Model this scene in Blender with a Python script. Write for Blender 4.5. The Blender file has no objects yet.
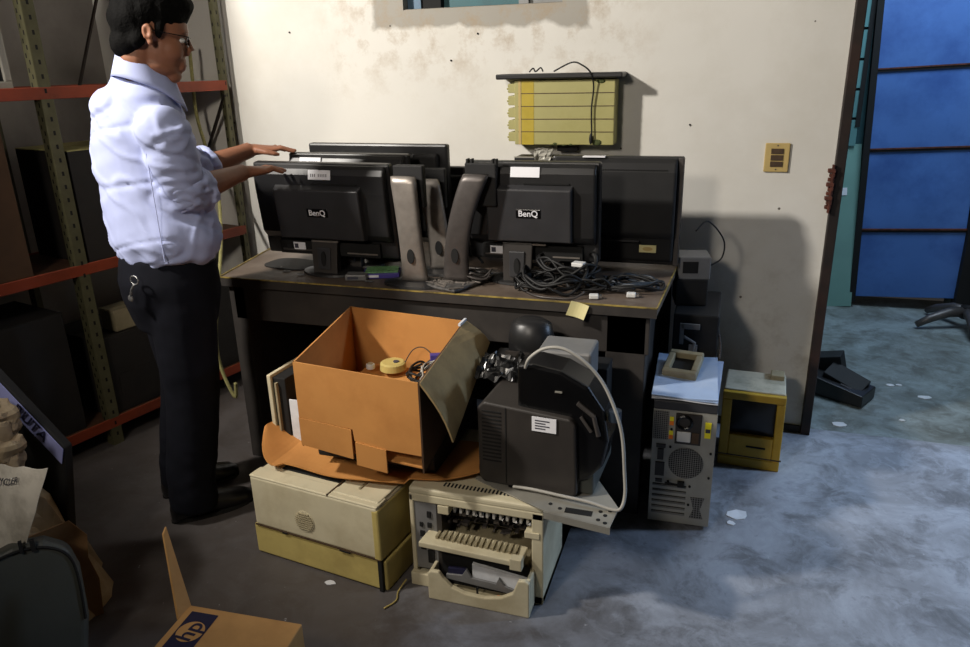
import bpy, bmesh, math, random
from mathutils import Vector, Matrix, Euler, noise
from math import sin, cos, pi, radians, sqrt, atan2
random.seed(7)
scn = bpy.context.scene
COL = scn.collection
V = Vector

# ------------------------------------------------------------------ materials
def lin(c):
    return tuple(((x/12.92) if x <= .04045 else ((x+.055)/1.055)**2.4) for x in c)

def pm(name, col, rough=.6, metal=0., var=.18, scale=14., bump=.0, dirt=None, dirt_amt=.0, dscale=3., spec=.5, coat=0.):
    """procedural material: base colour (sRGB) broken up by fine and coarse noise, optional dirt tint"""
    m = bpy.data.materials.new(name); m.use_nodes = True
    nt = m.node_tree; N = nt.nodes; L = nt.links
    b = N['Principled BSDF']
    c = lin(col)
    tc = N.new('ShaderNodeTexCoord')
    n = N.new('ShaderNodeTexNoise'); n.inputs['Scale'].default_value = scale; n.inputs['Detail'].default_value = 5
    L.new(tc.outputs['Object'], n.inputs['Vector'])
    r = N.new('ShaderNodeValToRGB')
    r.color_ramp.elements[0].position = .3; r.color_ramp.elements[1].position = .7
    r.color_ramp.elements[0].color = tuple(x*(1-var) for x in c)+(1,)
    r.color_ramp.elements[1].color = tuple(min(1, x*(1+var)) for x in c)+(1,)
    L.new(n.outputs['Fac'], r.inputs['Fac'])
    out = r.outputs['Color']
    if dirt is not None:
        n2 = N.new('ShaderNodeTexNoise'); n2.inputs['Scale'].default_value = dscale; n2.inputs['Detail'].default_value = 8
        n2.inputs['Roughness'].default_value = .65
        L.new(tc.outputs['Object'], n2.inputs['Vector'])
        mr = N.new('ShaderNodeMapRange'); mr.inputs[1].default_value = .45; mr.inputs[2].default_value = .68
        mr.inputs[4].default_value = dirt_amt
        L.new(n2.outputs['Fac'], mr.inputs[0])
        mx = N.new('ShaderNodeMixRGB'); mx.inputs[2].default_value = lin(dirt)+(1,)
        L.new(mr.outputs[0], mx.inputs[0]); L.new(out, mx.inputs[1]); out = mx.outputs[0]
    L.new(out, b.inputs['Base Color'])
    b.inputs['Roughness'].default_value = rough; b.inputs['Metallic'].default_value = metal
    b.inputs['Specular IOR Level'].default_value = spec
    if coat: b.inputs['Coat Weight'].default_value = coat
    if bump:
        bp = N.new('ShaderNodeBump'); bp.inputs['Strength'].default_value = bump; bp.inputs['Distance'].default_value = .01
        L.new(n.outputs['Fac'], bp.inputs['Height']); L.new(bp.outputs[0], b.inputs['Normal'])
    return m

def mathn(nt, op, a, b=None, c=None):
    n = nt.nodes.new('ShaderNodeMath'); n.operation = op
    for i, v in enumerate((a, b, c)):
        if v is None: continue
        if isinstance(v, (int, float)): n.inputs[i].default_value = v
        else: nt.links.new(v, n.inputs[i])
    return n.outputs[0]

def perforate(m, ax, ay, fx, fy, rad, dark=(.01, .01, .01)):
    """punched holes: dots on a grid in object coordinates, mixed over whatever drives the base colour"""
    nt = m.node_tree; b = nt.nodes['Principled BSDF']
    tc = nt.nodes.new('ShaderNodeTexCoord'); sp = nt.nodes.new('ShaderNodeSeparateXYZ')
    nt.links.new(tc.outputs['Object'], sp.inputs[0])
    def f(s, fr):
        q = mathn(nt, 'FRACT', mathn(nt, 'MULTIPLY', s, fr)); return mathn(nt, 'SUBTRACT', q, .5)
    X = f(sp.outputs[ax], fx); Y = f(sp.outputs[ay], fy)
    d = mathn(nt, 'SQRT', mathn(nt, 'ADD', mathn(nt, 'MULTIPLY', X, X), mathn(nt, 'MULTIPLY', Y, Y)))
    msk = mathn(nt, 'LESS_THAN', d, rad)
    src = b.inputs['Base Color'].links[0].from_socket
    mx = nt.nodes.new('ShaderNodeMixRGB'); mx.inputs[2].default_value = dark+(1,)
    nt.links.new(msk, mx.inputs[0]); nt.links.new(src, mx.inputs[1]); nt.links.new(mx.outputs[0], b.inputs['Base Color'])
    return m

M = {}
M['black_plastic'] = pm('black_plastic', (.125,.125,.13), .38, var=.2, dirt=(.2,.19,.18), dirt_amt=.35, bump=.05)
M['black_panel'] = pm('black_panel', (.20,.20,.21), .42, var=.15, dirt=(.24,.23,.22), dirt_amt=.4)
M['black_matte'] = pm('black_matte', (.08,.08,.085), .7, var=.3, dirt=(.16,.15,.14), dirt_amt=.3)
M['gloss_black'] = pm('gloss_black', (.05,.05,.055), .25, var=.2)
M['warm_black'] = pm('warm_black', (.19,.175,.165), .5, var=.15, dirt=(.27,.25,.23), dirt_amt=.4)
M['rubber'] = pm('rubber', (.05,.05,.053), .6, var=.2)
M['blue_rubber'] = pm('blue_rubber', (.16,.2,.25), .45, var=.2)
M['silver'] = pm('silver', (.62,.59,.56), .38, .55, var=.12, scale=30, dirt=(.4,.37,.34), dirt_amt=.5)
M['dark_silver'] = pm('dark_silver', (.36,.34,.33), .42, .5, var=.12, scale=30, dirt=(.25,.23,.22), dirt_amt=.5)
M['chrome'] = pm('chrome', (.8,.8,.8), .25, .9, var=.1)
M['camo'] = pm('camo', (.3,.29,.28), .55, .2, var=.95, scale=45)
M['white_label'] = pm('white_label', (.93,.93,.95), .6, var=.03)
M['cream_label'] = pm('cream_label', (.86,.82,.6), .6, var=.05)
M['ink'] = pm('ink', (.25,.25,.3), .7, var=.1)
M['ink_blue'] = pm('ink_blue', (.06,.06,.2), .7, var=.1)
M['white_plastic'] = pm('white_plastic', (.85,.85,.84), .5, var=.05)
M['beige'] = pm('beige', (.80,.765,.65), .5, var=.06, scale=8, dirt=(.62,.56,.42), dirt_amt=.5, dscale=5)
M['beige_dark'] = pm('beige_dark', (.6,.56,.45), .55, var=.1, dirt=(.4,.36,.27), dirt_amt=.6, dscale=5)
M['yellowed'] = pm('yellowed', (.76,.69,.42), .5, var=.07, scale=8, dirt=(.58,.5,.28), dirt_amt=.5, dscale=5)
M['mac_yellow'] = pm('mac_yellow', (.74,.60,.16), .5, var=.1, scale=8, dirt=(.52,.4,.1), dirt_amt=.6)
M['mac_cream'] = pm('mac_cream', (.74,.72,.64), .6, var=.08, dirt=(.5,.48,.4), dirt_amt=.7, dscale=12)
M['screen'] = pm('screen', (.10,.10,.10), .3, var=.2, dirt=(.2,.19,.17), dirt_amt=.4)
M['grey_metal'] = pm('grey_metal', (.66,.65,.61), .45, .35, var=.08, dirt=(.45,.43,.4), dirt_amt=.5)
M['grey_panel'] = pm('grey_panel', (.5,.5,.5), .5, .2, var=.1, dirt=(.35,.34,.33), dirt_amt=.5)
M['grey_plastic'] = pm('grey_plastic', (.29,.30,.28), .5, var=.08, dirt=(.3,.32,.31), dirt_amt=.6)
M['slot_dark'] = pm('slot_dark', (.045,.045,.045), .8, var=.2)
M['cardboard_tan'] = pm('cardboard_tan', (.72,.55,.33), .8, var=.07, scale=6, bump=.08, dirt=(.6,.44,.25), dirt_amt=.6, dscale=5)
M['cardboard'] = pm('cardboard', (.75,.52,.27), .8, var=.07, scale=6, bump=.08, dirt=(.66,.43,.2), dirt_amt=.6, dscale=5)
M['cardboard_out'] = pm('cardboard_out', (.70,.60,.42), .8, var=.08, scale=6, bump=.08, dirt=(.5,.42,.28), dirt_amt=.7, dscale=6)
M['cardboard_old'] = pm('cardboard_old', (.60,.46,.30), .85, var=.12, scale=6, dirt=(.4,.3,.2), dirt_amt=.6)
M['carton_shaded'] = pm('carton_shaded', (.30,.21,.13), .85, var=.15)  # cardboard with shade painted into its colour
M['paper'] = pm('paper', (.85,.86,.88), .8, var=.05, dirt=(.6,.6,.58), dirt_amt=.4, dscale=8)
M['blue_paper'] = pm('blue_paper', (.60,.68,.80), .55, var=.07, dirt=(.75,.78,.82), dirt_amt=.6, dscale=5)
M['desk_top'] = pm('desk_top', (.36,.31,.27), .5, var=.2, scale=9, dirt=(.5,.46,.42), dirt_amt=.6, dscale=6, bump=.04)
M['desk_dark'] = pm('desk_dark', (.19,.175,.165), .6, var=.15, scale=8, dirt=(.26,.24,.22), dirt_amt=.6, dscale=4)
M['desk_edge'] = pm('desk_edge', (.60,.52,.26), .6, var=.4, scale=30, dirt=(.25,.22,.17), dirt_amt=.9, dscale=14)
M['post_green'] = pm('post_green', (.37,.36,.26), .5, .25, var=.15, scale=20, dirt=(.3,.29,.2), dirt_amt=.7, dscale=8)

M['beam_orange'] = pm('beam_orange', (.58,.24,.13), .5, .1, var=.2, scale=12, dirt=(.35,.16,.1), dirt_amt=.7, dscale=6)
M['shelf_grey'] = pm('shelf_grey', (.38,.27,.2), .6, .1, var=.2, dirt=(.2,.14,.1), dirt_amt=.7)
M['rust'] = pm('rust', (.36,.2,.15), .8, .2, var=.5, scale=40, bump=.3)
M['frame_dark'] = pm('frame_dark', (.12,.085,.065), .6, var=.3, scale=20, dirt=(.25,.13,.08), dirt_amt=.6)
M['blue_door'] = pm('blue_door', (.30,.46,.72), .5, .0, var=.08, scale=4, dirt=(.2,.34,.6), dirt_amt=.8, dscale=3.2)
M['teal_glass'] = pm('teal_glass', (.38,.55,.55), .2, var=.12, scale=4)
M['pale_glass'] = pm('pale_glass', (.5,.66,.62), .25, var=.1, scale=4)
M['teal_frame'] = pm('teal_frame', (.2,.36,.38), .5, var=.2)
M['window_teal'] = pm('window_teal', (.10,.34,.37), .4, var=.15)
M['window_blue'] = pm('window_blue', (.30,.42,.52), .4, var=.15)
M['block_yellow'] = pm('block_yellow', (.67,.645,.42), .55, var=.06, scale=8, dirt=(.58,.56,.3), dirt_amt=.5)
M['block_stain'] = pm('block_stain', (.72,.63,.18), .5, var=.1, scale=20, dirt=(.7,.62,.25), dirt_amt=.7, dscale=10)
M['moss'] = pm('moss', (.3,.33,.18), .9, var=.4, scale=60)
M['tan_plate'] = pm('tan_plate', (.76,.66,.42), .5, var=.08)
M['brown_dark'] = pm('brown_dark', (.28,.21,.14), .6, var=.3, scale=60)
M['orange_tag'] = pm('orange_tag', (.95,.5,.12), .5, var=.05)
M['yellow_tag'] = pm('yellow_tag', (.95,.9,.15), .5, var=.05)
M['pcb_green'] = pm('pcb_green', (.42,.6,.4), .5, var=.4, scale=120)
M['violet'] = pm('violet', (.28,.24,.55), .5, var=.1)
M['rope'] = pm('rope', (.58,.56,.36), .8, var=.2, scale=80)
M['cable_grey'] = pm('cable_grey', (.66,.65,.62), .5, var=.06)
M['skin'] = pm('skin', (.55,.365,.27), .55, var=.08, scale=30, bump=.03, spec=.4)
M['hair'] = pm('hair', (.018,.016,.015), .8, var=.5, scale=150, bump=.3, spec=.1)
M['shirt'] = pm('shirt', (.68,.715,.865), .85, var=.03, scale=30, spec=.2)
M['navy'] = pm('navy', (.055,.06,.09), .85, var=.15, scale=20, spec=.15)
M['shoe'] = pm('shoe', (.06,.055,.055), .35, var=.2)
M['bag_paper'] = pm('bag_paper', (.66,.60,.49), .7, var=.25, scale=7, dirt=(.4,.3,.2), dirt_amt=.7, dscale=5, bump=.3)
M['bag_plastic'] = pm('bag_plastic', (.93,.91,.86), .35, var=.12, scale=9, dirt=(.5,.47,.4), dirt_amt=.7, dscale=6, bump=.2)
M['label_lilac'] = pm('label_lilac', (.56,.58,.78), .5, var=.08)
M['crate_dark'] = pm('crate_dark', (.10,.09,.085), .7, var=.3, dirt=(.15,.12,.1), dirt_amt=.5)

# ------------------------------------------------------------------ mesh builder
class MB:
    def __init__(s): s.v = []; s.f = []
    def add(s, vs, fs, mat=None):
        k = len(s.v)
        s.v += [tuple(mat @ V(p)) if mat else tuple(p) for p in vs]
        s.f += [tuple(k+i for i in f) for f in fs]
        return s
    def box(s, x0, x1, y0, y1, z0, z1, mat=None):
        vs = [(x0,y0,z0),(x1,y0,z0),(x1,y1,z0),(x0,y1,z0),(x0,y0,z1),(x1,y0,z1),(x1,y1,z1),(x0,y1,z1)]
        return s.add(vs, [(0,3,2,1),(4,5,6,7),(0,1,5,4),(1,2,6,5),(2,3,7,6),(3,0,4,7)], mat)
    def hexa(s, p):   # 4 bottom ccw, 4 top ccw
        return s.add(p, [(0,3,2,1),(4,5,6,7),(0,1,5,4),(1,2,6,5),(2,3,7,6),(3,0,4,7)])
    def prism(s, poly, a, b, plane='xz', mat=None):
        n = len(poly)
        def P(q, t):
            return {'xz': (q[0], t, q[1]), 'xy': (q[0], q[1], t), 'yz': (t, q[0], q[1])}[plane]
        vs = [P(q, a) for q in poly]+[P(q, b) for q in poly]
        fs = [tuple(range(n)), tuple(range(2*n-1, n-1, -1))]+[(i, i+n, (i+1) % n+n, (i+1) % n) for i in range(n)]
        return s.add(vs, fs, mat)
    def tube(s, pts, r, n=8, cap=True):
        pts = [V(p) for p in pts]; m = len(pts)
        rs = r if isinstance(r, (list, tuple)) else [r]*m
        up = None; vs = []
        for i, p in enumerate(pts):
            t = (pts[min(i+1, m-1)]-pts[max(i-1, 0)])
            if t.length < 1e-9: t = V((0,0,1))
            t.normalize()
            if up is None:
                up = V((0,0,1)) if abs(t.z) < .9 else V((1,0,0))
            x = t.cross(up)
            if x.length < 1e-6: x = t.orthogonal()
            x.normalize(); up = x.cross(t).normalized()
            for k in range(n):
                a = 2*pi*k/n
                vs.append(tuple(p+rs[i]*(cos(a)*x+sin(a)*up)))
        fs = []
        for i in range(m-1):
            for k in range(n):
                fs.append((i*n+k, i*n+(k+1) % n, (i+1)*n+(k+1) % n, (i+1)*n+k))
        if cap: fs += [tuple(range(n-1, -1, -1)), tuple((m-1)*n+k for k in range(n))]
        return s.add(vs, fs)
    def cyl(s, c, r, h, axis='z', n=24, r2=None):
        r2 = r if r2 is None else r2
        d = {'x': V((1,0,0)), 'y': V((0,1,0)), 'z': V((0,0,1))}[axis]
        return s.tube([V(c), V(c)+d*h], [r, r2], n)
    def ell(s, c, r, n=20, m=12, mat=None):
        vs = [(c[0], c[1], c[2]-r[2])]; fs = []
        for j in range(1, m):
            b = -pi/2+pi*j/m
            for k in range(n):
                a = 2*pi*k/n
                vs.append((c[0]+r[0]*cos(b)*cos(a), c[1]+r[1]*cos(b)*sin(a), c[2]+r[2]*sin(b)))
        vs.append((c[0], c[1], c[2]+r[2]))
        for k in range(n): fs.append((0, 1+(k+1) % n, 1+k))
        for j in range(m-2):
            for k in range(n):
                a = 1+j*n+k; b = 1+j*n+(k+1) % n
                fs.append((a, b, b+n, a+n))
        q = 1+(m-2)*n; e = len(vs)-1
        for k in range(n): fs.append((q+k, q+(k+1) % n, e))
        return s.add(vs, fs, mat)
    def loft(s, rings, n=28):
        """rings: (centre, ra, rb, dir_a, dir_b[, power]) closed tube with caps"""
        vs = []; fs = []
        for (c, ra, rb, da, db, *pw) in rings:
            c = V(c); da = V(da).normalized(); db = V(db).normalized(); e = pw[0] if pw else 1.
            for k in range(n):
                a = 2*pi*k/n; ca, sa = cos(a), sin(a)
                ca = math.copysign(abs(ca)**e, ca); sa = math.copysign(abs(sa)**e, sa)
                vs.append(tuple(c+da*ra*ca+db*rb*sa))
        m = len(rings)
        for i in range(m-1):
            for k in range(n): fs.append((i*n+k, i*n+(k+1) % n, (i+1)*n+(k+1) % n, (i+1)*n+k))
        fs += [tuple(range(n-1, -1, -1)), tuple((m-1)*n+k for k in range(n))]
        return s.add(vs, fs)
    def grid(s, fn, nu, nv, thick=0.):
        P = [[V(fn(i/nu, j/nv)) for j in range(nv+1)] for i in range(nu+1)]
        vs = [tuple(P[i][j]) for i in range(nu+1) for j in range(nv+1)]; fs = []
        w = nv+1
        for i in range(nu):
            for j in range(nv): fs.append((i*w+j, (i+1)*w+j, (i+1)*w+j+1, i*w+j+1))
        return s.add(vs, fs)
    def mesh(s, name):
        me = bpy.data.meshes.new(name); me.from_pydata(s.v, [], s.f); me.update()
        bm = bmesh.new(); bm.from_mesh(me)
        bmesh.ops.recalc_face_normals(bm, faces=bm.faces); bm.to_mesh(me); bm.free()
        return me
    def build(s, name, mat, parent=None, bevel=0., smooth=False, loc=None, rot=None, solid=0., seg=2):
        me = s.mesh(name); o = bpy.data.objects.new(name, me); COL.objects.link(o)
        me.materials.append(M[mat] if isinstance(mat, str) else mat)
        if parent: o.parent = parent
        if loc: o.location = loc
        if rot: o.rotation_euler = rot
        if smooth:
            for p in me.polygons: p.use_smooth = True
        if solid:
            q = o.modifiers.new('solid', 'SOLIDIFY'); q.thickness = solid; q.offset = 0
        if bevel:
            q = o.modifiers.new('bevel', 'BEVEL'); q.width = bevel; q.segments = seg; q.limit_method = 'ANGLE'; q.angle_limit = radians(35)
        return o

def tag(o, label, cat, group=None, kind=None):
    o['label'] = label; o['category'] = cat
    if group: o['group'] = group
    if kind: o['kind'] = kind
    return o
def thing(name, label, cat, loc=(0,0,0), rz=0., group=None, rot=None):
    o = bpy.data.objects.new(name, None); COL.objects.link(o); o.empty_display_size = .05
    o.location = loc; o.rotation_euler = rot if rot else (0,0,rz)
    return tag(o, label, cat, group)
def struct(o): o['kind'] = 'structure'; return o
def copy_tree(o, parent=None):
    c = o.copy(); COL.objects.link(c); c.parent = parent
    for ch in list(o.children): copy_tree(ch, c)
    return c
def text(s, name, mat, parent, size, loc, rot, depth=.0006):
    cu = bpy.data.curves.new(name, 'FONT'); cu.body = s; cu.size = size; cu.align_x = 'CENTER'; cu.align_y = 'CENTER'
    cu.extrude = depth; cu.offset = size*.012
    t = bpy.data.objects.new(name+'_tmp', cu); COL.objects.link(t)
    dg = bpy.context.evaluated_depsgraph_get()
    me = bpy.data.meshes.new_from_object(t.evaluated_get(dg)); bpy.data.objects.remove(t)
    me.name = name; me.materials.clear(); me.materials.append(M[mat])
    o = bpy.data.objects.new(name, me); COL.objects.link(o); o.parent = parent; o.location = loc; o.rotation_euler = rot
    return o
def pattern(o, mb, mat):
    """surface pattern (punched holes) kept inside the part's own mesh as a second material"""
    me=o.data; bm=bmesh.new(); bm.from_mesh(me); me.materials.append(M[mat]); k=len(me.materials)-1
    vs=[bm.verts.new(v) for v in mb.v]
    for f_ in mb.f: bm.faces.new([vs[i] for i in f_]).material_index=k
    bm.to_mesh(me); bm.free()
def smoothpath(pts, n=8):
    pts = [V(p) for p in pts]; out = []
    P = [pts[0]]+pts+[pts[-1]]
    for i in range(1, len(P)-2):
        for k in range(n):
            t = k/n; a, b, c, d = P[i-1], P[i], P[i+1], P[i+2]
            out.append(.5*((2*b)+(c-a)*t+(2*a-5*b+4*c-d)*t*t+(3*b-a-3*c+d)*t**3))
    out.append(pts[-1]); return out

# ------------------------------------------------------------------ camera (horizon, verticals and desk edges solved from the photograph)
cam = bpy.data.cameras.new('camera'); co = bpy.data.objects.new('camera', cam); COL.objects.link(co); scn.camera = co
cam.sensor_width = 36; cam.lens = 739/970*36; cam.clip_start = .02
P_, Y_, R_ = radians(19.3), radians(18.4), radians(1.47)
f = V((-sin(Y_)*cos(P_), cos(Y_)*cos(P_), -sin(P_))); r0 = V((cos(Y_), sin(Y_), 0)); u0 = r0.cross(f)
r = cos(R_)*r0-sin(R_)*u0; u = sin(R_)*r0+cos(R_)*u0
co.matrix_world = Matrix(((r.x,u.x,-f.x,0),(r.y,u.y,-f.y,0),(r.z,u.z,-f.z,1.5),(0,0,0,1)))

# ------------------------------------------------------------------ room shell
def wall_material():
    m = pm('wall_plaster', (.875,.865,.835), .85, var=.03, scale=3, dirt=(.79,.77,.72), dirt_amt=.55, dscale=1.6, bump=.05)
    nt = m.node_tree; N = nt.nodes; L = nt.links; b = N['Principled BSDF']
    src = b.inputs['Base Color'].links[0].from_socket
    tc = N.new('ShaderNodeTexCoord'); sp = N.new('ShaderNodeSeparateXYZ'); L.new(tc.outputs['Object'], sp.inputs[0])
    nz = N.new('ShaderNodeTexNoise'); nz.inputs['Scale'].default_value = 9; nz.inputs['Detail'].default_value = 7
    L.new(tc.outputs['Object'], nz.inputs['Vector'])
    wob = mathn(nt, 'MULTIPLY', mathn(nt, 'SUBTRACT', nz.outputs['Fac'], .5), .09)
    # cement render around the window (rectangle distance)
    dx = mathn(nt, 'SUBTRACT', mathn(nt, 'ABSOLUTE', mathn(nt, 'SUBTRACT', sp.outputs[0], -1.03)), .45)
    dz = mathn(nt, 'SUBTRACT', mathn(nt, 'ABSOLUTE', mathn(nt, 'SUBTRACT', sp.outputs[2], 2.08)), .43)
    d = mathn(nt, 'ADD', mathn(nt, 'MAXIMUM', dx, dz), wob)
    mr = N.new('ShaderNodeMapRange'); mr.inputs[1].default_value = .012; mr.inputs[2].default_value = -.006
    L.new(d, mr.inputs[0])
    mx = N.new('ShaderNodeMixRGB'); mx.inputs[2].default_value = lin((.58,.56,.52))+(1,)
    L.new(mathn(nt, 'MULTIPLY', mr.outputs[0], .8), mx.inputs[0]); L.new(src, mx.inputs[1])
    # blotchy damp stain below and left of the window
    mr2 = N.new('ShaderNodeMapRange'); mr2.inputs[1].default_value = .0; mr2.inputs[2].default_value = .32; mr2.inputs[3].default_value = 1; mr2.inputs[4].default_value = 0
    L.new(d, mr2.inputs[0])
    n3 = N.new('ShaderNodeTexNoise'); n3.inputs['Scale'].default_value = 11; n3.inputs['Detail'].default_value = 8; n3.inputs['Roughness'].default_value = .7
    L.new(tc.outputs['Object'], n3.inputs['Vector'])
    mr3 = N.new('ShaderNodeMapRange'); mr3.inputs[1].default_value = .48; mr3.inputs[2].default_value = .7
    L.new(n3.outputs['Fac'], mr3.inputs[0])
    st = mathn(nt, 'MULTIPLY', mathn(nt, 'MULTIPLY', mr2.outputs[0], mr3.outputs[0]), .75)
    mx2 = N.new('ShaderNodeMixRGB'); mx2.inputs[2].default_value = lin((.66,.58,.47))+(1,)
    L.new(st, mx2.inputs[0]); L.new(mx.outputs[0], mx2.inputs[1])
    # grime near the floor
    mr4 = N.new('ShaderNodeMapRange'); mr4.inputs[1].default_value = .95; mr4.inputs[2].default_value = .15; mr4.inputs[3].default_value = 0; mr4.inputs[4].default_value = .5
    L.new(mathn(nt, 'ADD', sp.outputs[2], mathn(nt, 'MULTIPLY', wob, 5)), mr4.inputs[0])
    mx3 = N.new('ShaderNodeMixRGB'); mx3.inputs[2].default_value = lin((.58,.52,.44))+(1,)
    L.new(mathn(nt, 'MULTIPLY', mr4.outputs[0], mr3.outputs[0]), mx3.inputs[0]); L.new(mx2.outputs[0], mx3.inputs[1])
    # small dark specks
    vo = N.new('ShaderNodeTexVoronoi'); vo.inputs['Scale'].default_value = 5.5; L.new(tc.outputs['Object'], vo.inputs['Vector'])
    mx4 = N.new('ShaderNodeMixRGB'); mx4.inputs[2].default_value = lin((.3,.26,.22))+(1,)
    L.new(mathn(nt, 'MULTIPLY', mathn(nt, 'LESS_THAN', vo.outputs['Distance'], .028), .9), mx4.inputs[0]); L.new(mx3.outputs[0], mx4.inputs[1])
    L.new(mx4.outputs[0], b.inputs['Base Color'])
    return m
M['wall'] = wall_material()

def floor_material(name, base, patch, dark, sc=1., brown=False):
    m = pm(name, base, .55, var=.12, scale=5*sc, bump=.08)
    nt = m.node_tree; N = nt.nodes; L = nt.links; b = N['Principled BSDF']
    src = b.inputs['Base Color'].links[0].from_socket
    tc = N.new('ShaderNodeTexCoord')
    def layer(src, scale, lo, hi, amt, col, dist=0.):
        n = N.new('ShaderNodeTexNoise'); n.inputs['Scale'].default_value = scale; n.inputs['Detail'].default_value = 9; n.inputs['Roughness'].default_value = .68
        n.inputs['Distortion'].default_value = dist
        L.new(tc.outputs['Object'], n.inputs['Vector'])
        mr = N.new('ShaderNodeMapRange'); mr.inputs[1].default_value = lo; mr.inputs[2].default_value = hi; mr.inputs[4].default_value = amt
        L.new(n.outputs['Fac'], mr.inputs[0])
        mx = N.new('ShaderNodeMixRGB'); mx.inputs[2].default_value = lin(col)+(1,)
        L.new(mr.outputs[0], mx.inputs[0]); L.new(src, mx.inputs[1]); return mx.outputs[0]
    o = layer(src, 2.2*sc, .42, .62, .8, patch, .8)
    o = layer(o, 5.5*sc, .48, .64, .7, dark, .5)
    o = layer(o, 9*sc, .52, .62, .35, patch, 1.5)
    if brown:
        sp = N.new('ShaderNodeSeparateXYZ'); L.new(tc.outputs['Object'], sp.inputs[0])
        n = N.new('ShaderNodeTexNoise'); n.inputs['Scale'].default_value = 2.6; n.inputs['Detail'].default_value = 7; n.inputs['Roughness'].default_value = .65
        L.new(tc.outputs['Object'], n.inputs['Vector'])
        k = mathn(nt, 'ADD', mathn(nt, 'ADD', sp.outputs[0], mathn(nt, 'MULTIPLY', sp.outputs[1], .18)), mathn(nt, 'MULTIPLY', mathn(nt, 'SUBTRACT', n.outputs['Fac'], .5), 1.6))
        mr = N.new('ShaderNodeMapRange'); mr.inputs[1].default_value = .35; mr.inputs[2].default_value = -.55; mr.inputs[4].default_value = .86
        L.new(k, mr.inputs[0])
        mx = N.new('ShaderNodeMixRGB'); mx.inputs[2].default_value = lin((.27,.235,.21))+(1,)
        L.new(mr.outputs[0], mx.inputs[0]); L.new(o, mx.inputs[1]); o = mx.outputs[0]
    o = layer(o, 26*sc, .58, .7, .45, dark)
    o = layer(o, 40*sc, .66, .74, .6, (.85,.86,.88))
    L.new(o, b.inputs['Base Color'])
    n = N.new('ShaderNodeTexNoise'); n.inputs['Scale'].default_value = 4; n.inputs['Detail'].default_value = 6; L.new(tc.outputs['Object'], n.inputs['Vector'])
    mr = N.new('ShaderNodeMapRange'); mr.inputs[3].default_value = .38; mr.inputs[4].default_value = .8; L.new(n.outputs['Fac'], mr.inputs[0])
    L.new(mr.outputs[0], b.inputs['Roughness'])
    return m
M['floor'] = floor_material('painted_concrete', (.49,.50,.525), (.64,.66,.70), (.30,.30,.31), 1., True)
M['floor_far'] = floor_material('worn_concrete', (.44,.47,.46), (.60,.65,.66), (.32,.32,.29), 1.2)
M['left_wall'] = pm('left_wall_plaster', (.66,.64,.62), .9, var=.06, scale=3, dirt=(.5,.48,.46), dirt_amt=.6, dscale=2)
M['ceiling'] = pm('ceiling_paint', (.5,.49,.47), .9, var=.05)
M['teal_wall'] = pm('far_wall_paint', (.30,.38,.38), .8, var=.1, scale=3, dirt=(.2,.25,.26), dirt_amt=.6)
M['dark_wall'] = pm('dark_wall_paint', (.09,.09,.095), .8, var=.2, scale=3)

YW = 3.07
w = MB()
# back wall with window opening and doorway, 0.15 thick
def wallbox(x0,x1,z0,z1): w.box(x0,x1,YW,YW+.14,z0,z1)
wallbox(-3.1,-1.345,0,3); wallbox(-1.345,-.67,0,1.722); wallbox(-1.345,-.67,2.35,3); wallbox(-.67,.375,0,3)
wallbox(.375,1.6,2.15,3); wallbox(1.6,3.2,0,3)
struct(w.build('wall_back', 'wall'))
struct(MB().box(-3.1,-2.95,-2.2,YW,0,3).build('wall_left', 'left_wall'))
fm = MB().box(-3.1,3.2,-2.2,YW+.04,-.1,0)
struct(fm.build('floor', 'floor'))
struct(MB().box(-.6,3.2,YW+.04,5.2,-.1,-.004).build('floor_far_room', 'floor_far'))
struct(MB().box(-3.1,3.2,-2.2,YW+.14,3,3.1).build('ceiling', 'ceiling'))
struct(MB().box(-.6,3.2,YW+.14,5.2,2.7,2.8).build('ceiling_far_room', 'ceiling'))
w = MB(); w.box(-.6,.80,5.0,5.14,0,2.7); w.box(1.36,3.2,5.0,5.14,0,2.7); w.box(.80,1.36,5.0,5.14,2.15,2.7)
struct(w.build('wall_far_room', 'teal_wall'))
struct(MB().box(-.75,-.6,YW+.14,5.14,0,2.7).build('wall_far_room_left', 'teal_wall'))
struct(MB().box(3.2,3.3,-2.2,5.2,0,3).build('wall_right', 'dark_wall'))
# rounded lump of cement closing the window reveal
wn = struct(MB().box(-1.345,-.67,YW+.10,YW+.13,1.722,2.35).build('window_1', 'window_teal'))
fr = MB(); fr.box(-1.345,-1.285,YW+.05,YW+.10,1.722,2.35)
fr.build('window_frame', 'window_blue', wn)
MB().box(-1.285,-1.20,YW+.06,YW+.10,1.722,2.35).build('window_gap', 'slot_dark', wn)
b_ = MB(); b_.box(-.86,-.82,YW+.05,YW+.10,1.722,2.35); b_.box(-.82,-.67,YW+.07,YW+.10,1.722,1.75)
b_.build('window_mullion', 'grey_panel', wn)
MB().box(-1.345,-.67,YW+.004,YW+.10,1.712,1.725).build('window_sill', pm('cement', (.52,.50,.46), .9, var=.15, scale=12, bump=.3), wn, bevel=.008)
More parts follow.
